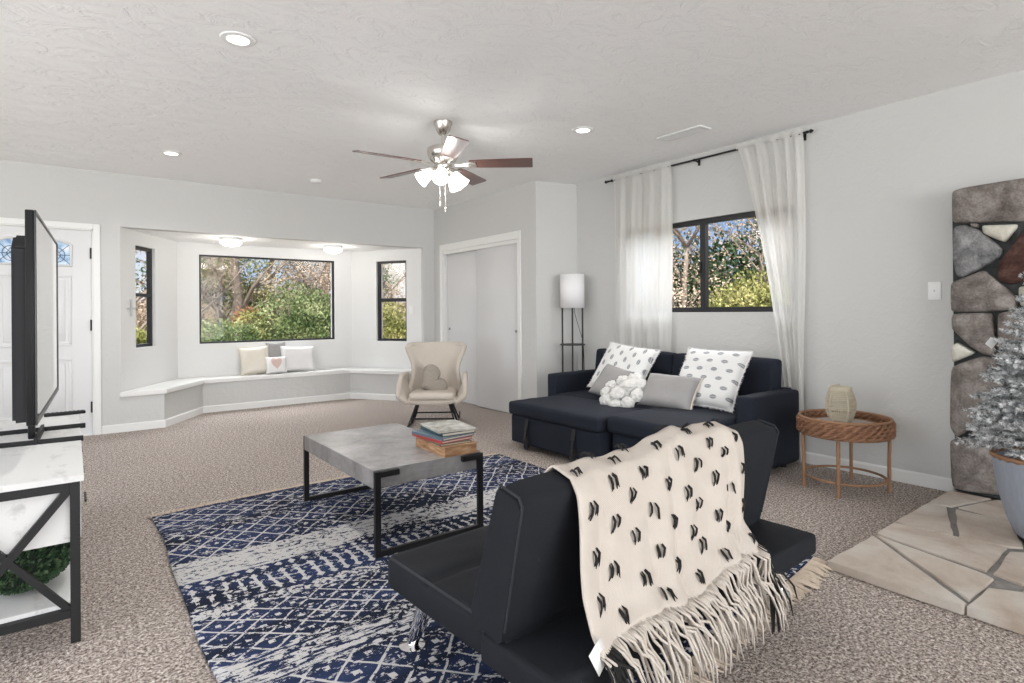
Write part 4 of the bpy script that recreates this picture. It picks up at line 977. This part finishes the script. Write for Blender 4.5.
flags = [[(2.774, 1.238), (3.081, 1.238), (3.275, 1.238), (2.798, 0.721), (2.761, 0.726)],
 [(3.293, 1.231), (3.168, 0.752), (3.143, 0.717), (2.832, 0.724)],
 [(3.326, 1.238), (3.555, 1.238), (3.605, 0.77), (3.209, 0.76), (3.309, 1.221)],
 [(3.575, 1.238), (4.065, 1.238), (4.071, 1.145), (3.582, 0.98), (3.559, 1.125)],
 [(4.07, 1.101), (4.056, 0.817), (3.66, 0.723), (3.622, 0.767), (3.595, 0.958)],
 [(4.082, 1.238), (4.462, 1.238), (4.462, 1.028), (4.107, 1.13)],
 [(4.12, 1.103), (4.462, 1.003), (4.462, 0.814), (4.072, 0.809)],
 [(3.205, 0.733), (3.552, 0.749), (3.6, 0.699), (3.556, 0.566), (3.164, 0.628)],
 [(2.771, 0.717), (3.024, 0.709), (3.086, 0.611), (3.028, 0.295), (2.765, 0.276)],
 [(3.096, 0.614), (3.516, 0.55), (3.535, 0.217), (3.063, 0.26)],
 [(3.575, 0.662), (3.629, 0.706), (4.11, 0.766), (4.161, 0.3), (3.568, 0.257)],
 [(4.131, 0.778), (4.462, 0.789), (4.462, 0.277), (4.194, 0.297)],
 [(2.764, 0.267), (3.184, 0.247), (3.289, -0.316), (2.764, -0.369)],
 [(3.208, 0.233), (3.904, 0.234), (3.852, -0.337), (3.311, -0.317)],
 [(3.936, 0.245), (4.462, 0.255), (4.462, -0.316), (3.884, -0.336)],
 [(2.763, -0.38), (3.698, -0.349), (3.698, -1.445), (2.764, -1.445)],
 [(3.733, -0.359), (4.462, -0.338), (4.462, -1.445), (3.733, -1.445)]]
rnd = random.Random(2)
for poly in flags:
    P = [Vector(p) for p in poly]; Q = []
    for a, b in zip(P, P[1:]+P[:1]):
        m = max(1, int((b-a).length/.07)); d = (b-a); nn = Vector((-d.y, d.x)).normalized()
        for k in range(m): Q.append(a+d*k/m+nn*(rnd.uniform(-.004, .004) if k else 0))
    z0 = .003 if min(p[0] for p in poly) < 2.9 or max(p[1] for p in poly) > 1.2 else .025
    MB().prism([(q.x-3.6, q.y-.2) for q in Q], 'z', z0, .042+rnd.uniform(-.0015, .0015), .003).build('flagstone', M_FLAG, he, angle=50)

# ------------------------------------------------------------------ potted flocked tree
PX, PY = 3.818, .661
M_POT = None
def m_pot():
    t = NT('grey_blue_planter'); c = t.map(t.co(), (30, 30, 2)); n = t.noise(c, 2, 5, .6)
    t.set(Base_Color=t.mix(n, (.22, .25, .30, 1), (.36, .39, .45, 1)), Roughness=.7); t.bump(n, .4, .006); return t.m
pot = thing('planter', (PX, PY, .0440), 0, 'tall blue-grey ribbed planter pot with tan rope rim on the hearth', 'planter')
MB().lathe([(0, .012), (.10, .012), (.125, .03), (.16, .12), (.19, .24), (.207, .36), (.212, .410), (.200, .410), (.195, .365), (0, .365)], 56).build('pot_body', m_pot(), pot)
pts = [((.208)*math.cos(2*PI*k/90), .208*math.sin(2*PI*k/90), .418+.003*math.sin(k*2)) for k in range(90)]
MB().tube(pts, [.012+.002*math.sin(k*2.1) for k in range(90)], 8, closed=True).build('rope_rim', M_RATL, pot, angle=180)
MB().lathe([(0, 0), (.11, 0), (.115, .012), (0, .012)], 24).build('foot_base', M_BLACKMETAL, pot)
MB().lathe([(0, .380), (.1, .395), (.196, .372), (.196, .367), (0, .367)], 24).build('burlap_fill', plain('tan_burlap', (.48, .38, .27), .95, var=.2, bump=.6, bscale=120), pot)
def m_flock():
    t = NT('flocked_needles'); c = t.co(); n = t.noise(c, 30, 3, .7)
    t.set(Base_Color=t.ramp(n, [(.36, (.09, .105, .10)), (.46, (.40, .42, .42)), (.56, (.74, .75, .76))]), Roughness=.9); return t.m
M_FLOCK = m_flock(); M_BRANCH = plain('dark_branch', (.06, .045, .035), .9)
tr = thing('flocked_tree', (PX, PY, .425), 0, 'snow-flocked artificial evergreen tree standing in the blue-grey planter', 'tree')
MB().tube([(0, 0, 0), (0, 0, 1.13)], [.016, .005], 8).build('trunk', M_BRANCH, tr)
rnd = random.Random(21); mb = MB(); br = MB()
def sprig(p, d, L, mb, wid=.026):
    side = d.orthogonal().normalized(); b2 = d.cross(side)
    n = int(L/.011)
    for i in range(n):
        k = i/n; q = p+d*L*k; ln = wid*(1-.4*k)
        for _ in range(7):
            a = rnd.uniform(0, 2*PI); o_ = (side*math.cos(a)+b2*math.sin(a)); e_ = (o_*.8+d*.75).normalized()*ln*rnd.uniform(.7, 1.1); w_ = d.cross(o_).normalized()*.0026
            v = [mb.bm.verts.new(x) for x in (q-w_, q+w_, q+e_+w_*.4, q+e_-w_*.4)]; mb.bm.faces.new(v)
lev = 22
for i in range(lev):
    z = .12+.97*i/(lev-1); R = .305*(1-i/(lev-1))**.95+.03; nb = max(4, int(15*(1-i/lev))+3)
    for k in range(nb):
        a = 2*PI*(k+.5*(i % 2))/nb+rnd.uniform(-.2, .2); r1 = R*rnd.uniform(.82, 1.08); d = Vector((math.cos(a), math.sin(a), rnd.uniform(-.05, .45)-.25*(1-z/1.4))).normalized()
        p0 = Vector((0, 0, z+rnd.uniform(-.035, .03))); br.tube([p0, p0+d*r1*.95], [.004, .0015], 4)
        tang = Vector((-math.sin(a), math.cos(a), 0))
        L0 = r1*.72; sprig(p0+d*(r1-L0), d, L0, mb)
        for f_ in (.42, .62, .8):
            for sg in (-1, 1):
                dd = (d*.75+tang*sg*.65+Vector((0, 0, rnd.uniform(-.1, .15)))).normalized(); sprig(p0+d*r1*f_, dd, r1*.32*(1.15-f_*.3), mb)
br.build('branches', M_BRANCH, tr, angle=180); mb.build('needles', M_FLOCK, tr, smooth=False, recalc=False)
o = MB().box(-.02, .02, -.003, .003, -.022, .022, Matrix.Rotation(math.radians(40), 4, 'Y'), bev=.001).build('paper_tag', M_WHITE, smooth=False)
tag(o, 'small white square tag hanging in the flocked tree near the stone wall', 'tag'); o.location = (3.775, .865, 1.025); o.rotation_euler = (0, 0, math.radians(-40))

# ------------------------------------------------------------------ television console
def m_whitewash():
    t = NT('whitewashed_board'); c = t.co(); X = t.map(c, (6, 1.2, 6)); n = t.noise(X, 2.0, 7, .65, .5); n2 = t.noise(c, 9, 5, .7)
    t.set(Base_Color=t.mix(t.ramp(t.ma('ADD', t.ma('MULTIPLY', n, .5), t.ma('MULTIPLY', n2, .5)), [(.36, (0, 0, 0)), (.46, (1, 1, 1))]), (.52, .51, .50, 1), (.70, .70, .69, 1)), Roughness=.5); return t.m
M_WW = m_whitewash(); M_CFRAME = plain('charcoal_steel', (.014, .014, .015), .5, spec=.3)
CX0, CX1, CY0, CY1, CZ = -.385, .022, 2.655, 4.36, .612
tc_ = thing('tv_console', ((CX0+CX1)/2, (CY0+CY1)/2, 0), 0, 'white washed board media console with black steel X-braced end frame', 'media console')
def cb(name, x0, x1, y0, y1, z0, z1, m=M_WW, bev=.001): return MB().box(x0-(CX0+CX1)/2, x1-(CX0+CX1)/2, y0-(CY0+CY1)/2, y1-(CY0+CY1)/2, z0, z1, bev=bev).build(name, m, tc_, smooth=False)
cb('top_board', CX0, CX1+.012, CY0-.004, CY1, CZ-.022, CZ)
cb('cabinet_box', CX0+.01, CX1-.012, CY0+.035, CY1-.035, .362, CZ-.0225)
for k in range(3):
    y0 = CY0+.05+k*.535; dr = cb('drawer_front', CX1-.012, CX1+.004, y0, y0+.525, .372, CZ-.03)
    MB().bar((CX1+.02-(CX0+CX1)/2, y0+.2-(CY0+CY1)/2, .45), (CX1+.02-(CX0+CX1)/2, y0+.33-(CY0+CY1)/2, .45), .008).build('handle', M_CFRAME, dr)
cb('lower_shelf', CX0+.01, CX1-.01, CY0+.032, CY1-.032, .118, .14)
fw = .03
for y in (CY0, CY1-fw):
    for x in (CX0, CX1-fw): cb('post', x, x+fw, y, y+fw, 0, CZ-.0225, M_CFRAME)
    cb('end_rail', CX0+fw, CX1-fw, y, y+fw, .095, .125, M_CFRAME); cb('end_rail', CX0+fw, CX1-fw, y, y+fw, CZ-.055, CZ-.0225, M_CFRAME)
    a = (CX0+fw-(CX0+CX1)/2, y+fw/2-(CY0+CY1)/2); b_ = (CX1-fw-(CX0+CX1)/2, y+fw/2-(CY0+CY1)/2)
    MB().bar((a[0], a[1], .118), (b_[0], b_[1], .565), .024, .026).build('cross_brace', M_CFRAME, tc_, smooth=False)
    MB().bar((a[0], a[1], .565), (b_[0], b_[1], .118), .0205, .0215).build('cross_brace', M_CFRAME, tc_, smooth=False)
for y in (3.2, 3.75): cb('shelf_divider', CX0+.02, CX1-.02, y, y+.018, .14, .362)
# boxwood ball on the lower shelf
def m_leaf(name, a, b, c_):
    t = NT(name); co = t.co(); n = t.noise(co, 40 if 'boxwood' in name else 2.2, 3, .6)
    t.set(Base_Color=t.ramp(n, [(.35, a), (.5, b), (.66, c_)]), Roughness=.55); t.b.inputs['Specular IOR Level'].default_value = .3; return t.m
bx_ = thing('boxwood_ball', (-.16, 2.95, .1405), 0, 'round dark green boxwood ball on the lower shelf of the media console', 'plant')
blob(mb := MB(), (0, 0, .108), (.15, .16, .11), k=.05, sub=3); mb.build('core', plain('dark_moss', (.01, .02, .012), .9), bx_)
mb = MB(); rnd = random.Random(5)
for i in range(2600):
    n = Vector((rnd.gauss(0, 1), rnd.gauss(0, 1), rnd.gauss(0, 1))).normalized(); p = Vector((n.x*.158, n.y*.168, n.z*.112+.118))*1
    if p.z < .004: p.z = .004
    t_ = (n+Vector((rnd.uniform(-.8, .8), rnd.uniform(-.8, .8), rnd.uniform(-.8, .8)))).normalized(); s_ = t_.orthogonal().normalized()*.0075; L_ = t_*.020
    p -= n*.006
    mb.bm.faces.new([mb.bm.verts.new(q) for q in (p, p+L_*.5+s_, p+L_, p+L_*.5-s_)])
mb.build('leaves', m_leaf('boxwood_leaf', (.012, .032, .014), (.04, .085, .04), (.15, .22, .12)), bx_, smooth=False, recalc=False)

# television
M_TVB = plain('tv_black', (.008, .008, .009), .5, spec=.25); M_TVSIDE = plain('tv_dark_grey', (.022, .022, .024), .6, spec=.2)
def m_screen():
    t = NT('tv_screen'); t.set(Base_Color=(.10, .10, .105, 1), Roughness=.06); t.b.inputs['Specular IOR Level'].default_value = 1.0; t.b.inputs['Coat Weight'].default_value = 1.0; t.b.inputs['Coat Roughness'].default_value = .04; return t.m
tv = thing('television', (-.088, 3.52, CZ), math.radians(-2.1), 'large flat black television seen nearly edge-on, standing on the white media console', 'television')
TZ0, TZ1, TW = .165, .995, .645
MB().box(-.028, .0, -TW, TW, TZ0, TZ1, bev=.004).build('housing', M_TVB, tv)
MB().box(.0005, .002, -TW+.012, TW-.012, TZ0+.022, TZ1-.012).build('screen', m_screen(), tv, smooth=False)
mb = MB()
for a in ((-TW, TW, TZ0, TZ0+.02), (-TW, TW, TZ1-.010, TZ1), (-TW, -TW+.010, TZ0+.02, TZ1-.010), (TW-.010, TW, TZ0+.02, TZ1-.010)): mb.box(.0, .006, *a, bev=.001)
mb.build('bezel', plain('tv_bezel', (.03, .03, .032), .3, .5), tv, smooth=False)
mb = MB(); mb.prism([(-TW+.03, TZ0+.01), (-TW+.03, TZ1-.14), (-TW+.10, TZ1-.09), (TW-.10, TZ1-.09), (TW-.03, TZ1-.14), (TW-.03, TZ0+.01)], 'x', -.072, -.020, .010); mb.build('rear_cover', M_TVSIDE, tv)
MB().box(-.075, -.05, -.03, .03, .012, TZ0+.05, bev=.006).build('neck', M_TVB, tv)
for y0, y1 in ((.27, .21), (-.115, -.055)):
    MB().bar((-.26, y0*.9, .008), (.135, y0, .008), .014, .026, bev=.003).build('stand_foot', M_TVB, tv)
MB().bar((-.04, -.12, .010), (-.04, .26, .010), .014, .05, bev=.003).build('stand_bar', M_TVB, tv)
rm = thing('remote_control', (-.03, 4.315, CZ), math.radians(3), 'slim black remote control on the far end of the media console', 'remote')
MB().box(-.10, .095, -.022, .022, .0, .018, bev=.005).build('remote_body', M_TVB, rm)
for k in range(9): MB().lathe([(0, .0175), (.006, .0175), (.005, .021), (0, .021)], 10, loc=(-.08+k*.02, 0, 0)).build('button', M_TVSIDE, rm)

# ------------------------------------------------------------------ outdoors
def m_ground():
    t = NT('leaf_litter_ground'); c = t.co(); n = t.noise(c, 1.5, 8, .7)
    t.set(Base_Color=t.ramp(n, [(.35, (.10, .07, .045)), (.5, (.20, .15, .10)), (.65, (.20, .22, .09))]), Roughness=1); return t.m
def gz(x, y):
    if y > 8.6 and x < 12: return -.45+.06*(y-8.6)
    return -.45+.06*max(0, max(y-8.6, x-5.2))
mb = MB(); mb.grid(lambda i, j: (lambda x, y: (x, y, gz(x, y)+.15*noise.noise(Vector((x*.3, y*.3, 0)))))(-25+75*i, 8.5+45*j), 50, 40)
struct(mb.build('ground', m_ground(), angle=180))
mb = MB(); mb.grid(lambda i, j: (lambda x, y: (x, y, -.45+.14*(x-4.9)+.1*noise.noise(Vector((x*.3, y*.3, 0)))))(4.92+30*i, -14+22.4*j), 30, 30)
struct(mb.build('ground', m_ground(), angle=180))
LEAFM = [m_leaf('mid_green_leaf', (.04, .075, .025), (.15, .20, .075), (.38, .41, .21)), m_leaf('yellow_green_leaf', (.07, .09, .02), (.26, .27, .08), (.50, .46, .20)),  # greens vary at random from dark to pale
         m_leaf('dark_green_leaf', (.02, .05, .02), (.06, .12, .05), (.15, .22, .09)), m_leaf('dry_tan_leaf', (.26, .19, .13), (.45, .35, .26), (.62, .53, .43)), m_leaf('rust_leaf', (.24, .12, .06), (.40, .22, .12), (.50, .36, .22))]
M_BARK = plain('pale_bark', (.28, .23, .19), .95, var=.35, scale=9, bump=.7, bscale=12, bdist=.02); M_TWIG = plain('dry_twig', (.36, .29, .23), .95, var=.3, scale=4)
def leafcards(mb, centre, rad, n, size, rnd, inner=.72, up_=.25):
    for i in range(n):
        d = Vector((rnd.gauss(0, 1), rnd.gauss(0, 1), rnd.gauss(0, 1))).normalized(); k = rnd.uniform(inner, 1.05)+.10*noise.noise(d*3+Vector(centre))*1.5
        p = Vector(centre)+Vector((d.x*rad[0], d.y*rad[1], d.z*rad[2]))*k
        t_ = (d*.6+Vector((rnd.uniform(-1, 1), rnd.uniform(-1, 1), rnd.uniform(-.6, 1)+up_))).normalized(); s_ = t_.cross(Vector((rnd.uniform(-1, 1), rnd.uniform(-1, 1), rnd.uniform(-1, 1)))).normalized()*size*.32; L_ = t_*size
        mb.bm.faces.new([mb.bm.verts.new(q) for q in (p, p+L_*.5+s_, p+L_, p+L_*.5-s_)])
def shrub(name, lab, cat, x, y, rad, n, size, mat, seed, lobes=8, z=None, group=None):
    rnd = random.Random(seed); z0 = gz(x, y) if z is None else z; t = thing(name, (x, y, z0), 0, lab, cat, group)
    st = MB()
    for k in range(6):
        a = 2*PI*k/6; st.tube([(0, 0, -.1), (math.cos(a)*rad[0]*.3, math.sin(a)*rad[1]*.3, rad[2]*.7), (math.cos(a)*rad[0]*.6, math.sin(a)*rad[1]*.6, rad[2]*1.5)], [.04, .025, .008], 6)
    st.build('stems', M_BARK, t)
    mb = MB()
    for k in range(lobes):
        a = rnd.uniform(0, 2*PI); e_ = rnd.uniform(.0, 1); c_ = (rad[0]*.55*math.cos(a)*(1-e_*.4), rad[1]*.55*math.sin(a)*(1-e_*.4), rad[2]*(.55+.75*e_))
        leafcards(mb, c_, (rad[0]*.5, rad[1]*.5, rad[2]*.5), n//(lobes+2), size, rnd, .5)
    leafcards(mb, (0, 0, rad[2]), (rad[0]*.92, rad[1]*.92, rad[2]*.92), n//4, size, rnd, .7)
    mb.build('foliage', mat, t, smooth=False, recalc=False); return t
# in front of the bay windows
shrub('round_shrub', 'big rounded green shrub filling the right half of the bay picture window', 'shrub', 3.62, 11.9, (.98, .85, 1.02), 20000, .055, LEAFM[0], 1, 12, z=-.17)
shrub('low_shrub', 'low green shrub at the bottom left of the bay picture window', 'shrub', 2.10, 11.3, (.72, .55, .52), 8000, .055, LEAFM[0], 2, z=.10)
shrub('low_shrub', 'low yellow-green shrub between the round shrub and the left edge of the picture window', 'shrub', 2.85, 12.0, (.55, .5, .62), 6500, .055, LEAFM[1], 3, z=.10)
shrub('rust_shrub', 'small rust-orange shrub behind the low shrubs, middle of the picture window', 'shrub', 3.1, 13.6, (.35, .3, .32), 1800, .06, LEAFM[4], 4, z=.75)
shrub('round_shrub', 'bushy green shrub in the lower half of the right bay window', 'shrub', 5.65, 11.9, (1.0, .8, .88), 15000, .055, LEAFM[1], 5, 10, z=-.25)
shrub('low_shrub', 'green shrub at the foot of the left bay window', 'shrub', .55, 11.6, (.9, .6, .55), 8000, .06, LEAFM[1], 6, z=.0)
def bare_tree(name, lab, x, y, h, r, seed, lean=0, leafm=None, nleaf=0, lsize=.12, spread=.55, z=None, cat='tree', group=None, depth=4, tw=M_TWIG):
    rnd = random.Random(seed); z0 = gz(x, y)-.1 if z is None else z; t = thing(name, (x, y, z0), 0, lab, cat, group); tk = MB(); tg = MB(); tips = []
    def grow(p, d, L, r_, lev):
        n = 4; pts = [p]; dd = d.copy()
        for i in range(n):
            dd = (dd+Vector((rnd.uniform(-1, 1), rnd.uniform(-1, 1), rnd.uniform(-.5, .8)))*.14).normalized(); pts.append(pts[-1]+dd*L/n)
        (tk if lev <= 1 else tg).tube(pts, [r_*(1-.5*i/n) for i in range(n+1)], 7 if lev <= 1 else 4)
        if lev >= depth: tips.append(pts[-1]); return
        m = 6 if lev == 0 else 4
        for k in range(m):
            q = pts[rnd.randint(1 if lev else 1, n)]; a = rnd.uniform(0, 2*PI); side = Vector((math.cos(a), math.sin(a), rnd.uniform(-.1, .7)))
            grow(q, (dd*(1-spread)+side*spread).normalized(), L*rnd.uniform(.42, .66), r_*.42, lev+1)
            tips.append(q)
    grow(Vector((0, 0, 0)), Vector((lean, 0, 1)).normalized(), h, r, 0)
    tk.build('trunk', M_BARK, t, angle=180); tg.build('twigs', tw, t, angle=180, recalc=False)
    if nleaf:
        mb = MB()
        for i in range(nleaf):
            c_ = rnd.choice(tips); p = c_+Vector((rnd.gauss(0, .18), rnd.gauss(0, .18), rnd.gauss(0, .15)))
            t_ = Vector((rnd.uniform(-1, 1), rnd.uniform(-1, 1), rnd.uniform(-1, 1))).normalized(); s_ = t_.orthogonal().normalized()*lsize*.3
            mb.bm.faces.new([mb.bm.verts.new(q) for q in (p, p+t_*lsize*.5+s_, p+t_*lsize, p+t_*lsize*.5-s_)])
        mb.build('foliage', leafm, t, smooth=False, recalc=False)
    return t
G1 = 'bare trees on the slope behind the shrubs'
bare_tree('bare_tree', 'leafless tree with thick pale trunk, left of centre in the picture window', 3.35, 15.6, 3.6, .16, 31, .05, LEAFM[3], 700, .06, group=G1)
bare_tree('bare_tree', 'brushy leafless tree at the far left of the picture window', 2.25, 14.6, 2.6, .07, 32, -.03, LEAFM[3], 1600, .05, group=G1)
bare_tree('bare_tree', 'slim leafless tree between the pale trunk and the picture window left edge', 2.75, 15.2, 3.0, .06, 33, .04, LEAFM[3], 1300, .05, group=G1)
bare_tree('bare_tree', 'dark trunked tree at the upper right of the picture window', 5.75, 16.6, 4.2, .15, 34, 0, LEAFM[2], 400, .12, group=G1)
bare_tree('leafy_tree', 'yellow-green leafy tree at the top centre of the picture window', 4.35, 17.5, 2.9, .10, 35, 0, LEAFM[1], 8000, .09, .5)
bare_tree('bare_tree', 'pinkish tan brush above the round shrub, right of the picture window', 5.2, 15.0, 2.1, .05, 36, 0, LEAFM[3], 3600, .055, group=G1)
bare_tree('bare_tree', 'tan brush in the middle of the picture window behind the round shrub', 4.3, 14.6, 1.7, .05, 37, 0, LEAFM[3], 3600, .055, group=G1)
bare_tree('bare_tree', 'tan leafless brush in the upper half of the right bay window', 7.5, 15.5, 2.0, .06, 38, 0, LEAFM[3], 4500, .06, group=G1)
bare_tree('pine_tree', 'green tree at the left of the right bay window above the brush', 7.4, 17.6, 2.7, .10, 39, 0, LEAFM[2], 6000, .09, .45)
bare_tree('bare_tree', 'leafless tree seen through the left bay window', .9, 14.0, 3.0, .08, 40, 0, LEAFM[3], 1500, .06, group=G1)
bare_tree('pine_tree', 'dark green tree far behind the leafless ones, left of the picture window', 3.0, 20.0, 2.5, .12, 41, 0, LEAFM[2], 6000, .11, .5)
for k, (x, y) in enumerate(((1.6, 18.5), (2.9, 19), (6.2, 19.5), (8.6, 19), (.2, 17.5))):
    shrub('hillside_brush', ['tan dry brush far back at the left of the picture window', 'tan dry brush far back behind the pale trunk', 'tan dry brush far back at the right of the picture window', 'tan dry brush far back in the right bay window', 'tan dry brush far back in the left bay window'][k], 'brush', x, y, (1.9, .9, 1.15), 7000, .07, LEAFM[3], 50+k, group='brush on the slope', z=gz(x, y)-.25)
# beyond the right-hand window
bare_tree('leafy_tree', 'tan leafy tree filling the left pane of the black sliding window', 8.4, 6.1, 2.6, .07, 61, 0, LEAFM[3], 9000, .05, .5, z=-.3)
bare_tree('leafy_tree', 'dark dry branched tree at the top of the right pane of the sliding window', 9.2, 5.2, 3.2, .08, 62, 0, LEAFM[3], 5000, .05, .5, z=-.1)
shrub('round_shrub', 'yellow-green shrub in the right pane of the black sliding window', 'shrub', 8.2, 4.75, (1.0, .8, .95), 14000, .055, LEAFM[1], 63, 10, z=-.05)
shrub('round_shrub', 'dark green shrub low behind the mullion of the black sliding window', 'shrub', 9.6, 6.2, (1.3, 1.4, 1.35), 7000, .11, LEAFM[2], 64, 10, z=0)
bare_tree('leafy_tree', 'yellowish tree behind the others beyond the left pane of the sliding window', 10.6, 8.0, 3.4, .08, 65, 0, LEAFM[1], 9000, .07, .5, z=0)
bare_tree('leafy_tree', 'grey-green tree behind the others beyond the right pane of the sliding window', 11.6, 6.0, 3.6, .1, 66, 0, LEAFM[2], 9000, .07, .5, z=0)

shrub('hillside_brush', 'tan brush filling the background beyond the black sliding window', 'brush', 12.5, 7.0, (1.6, 3.0, 1.9), 9000, .09, LEAFM[3], 70, 12, z=.2)
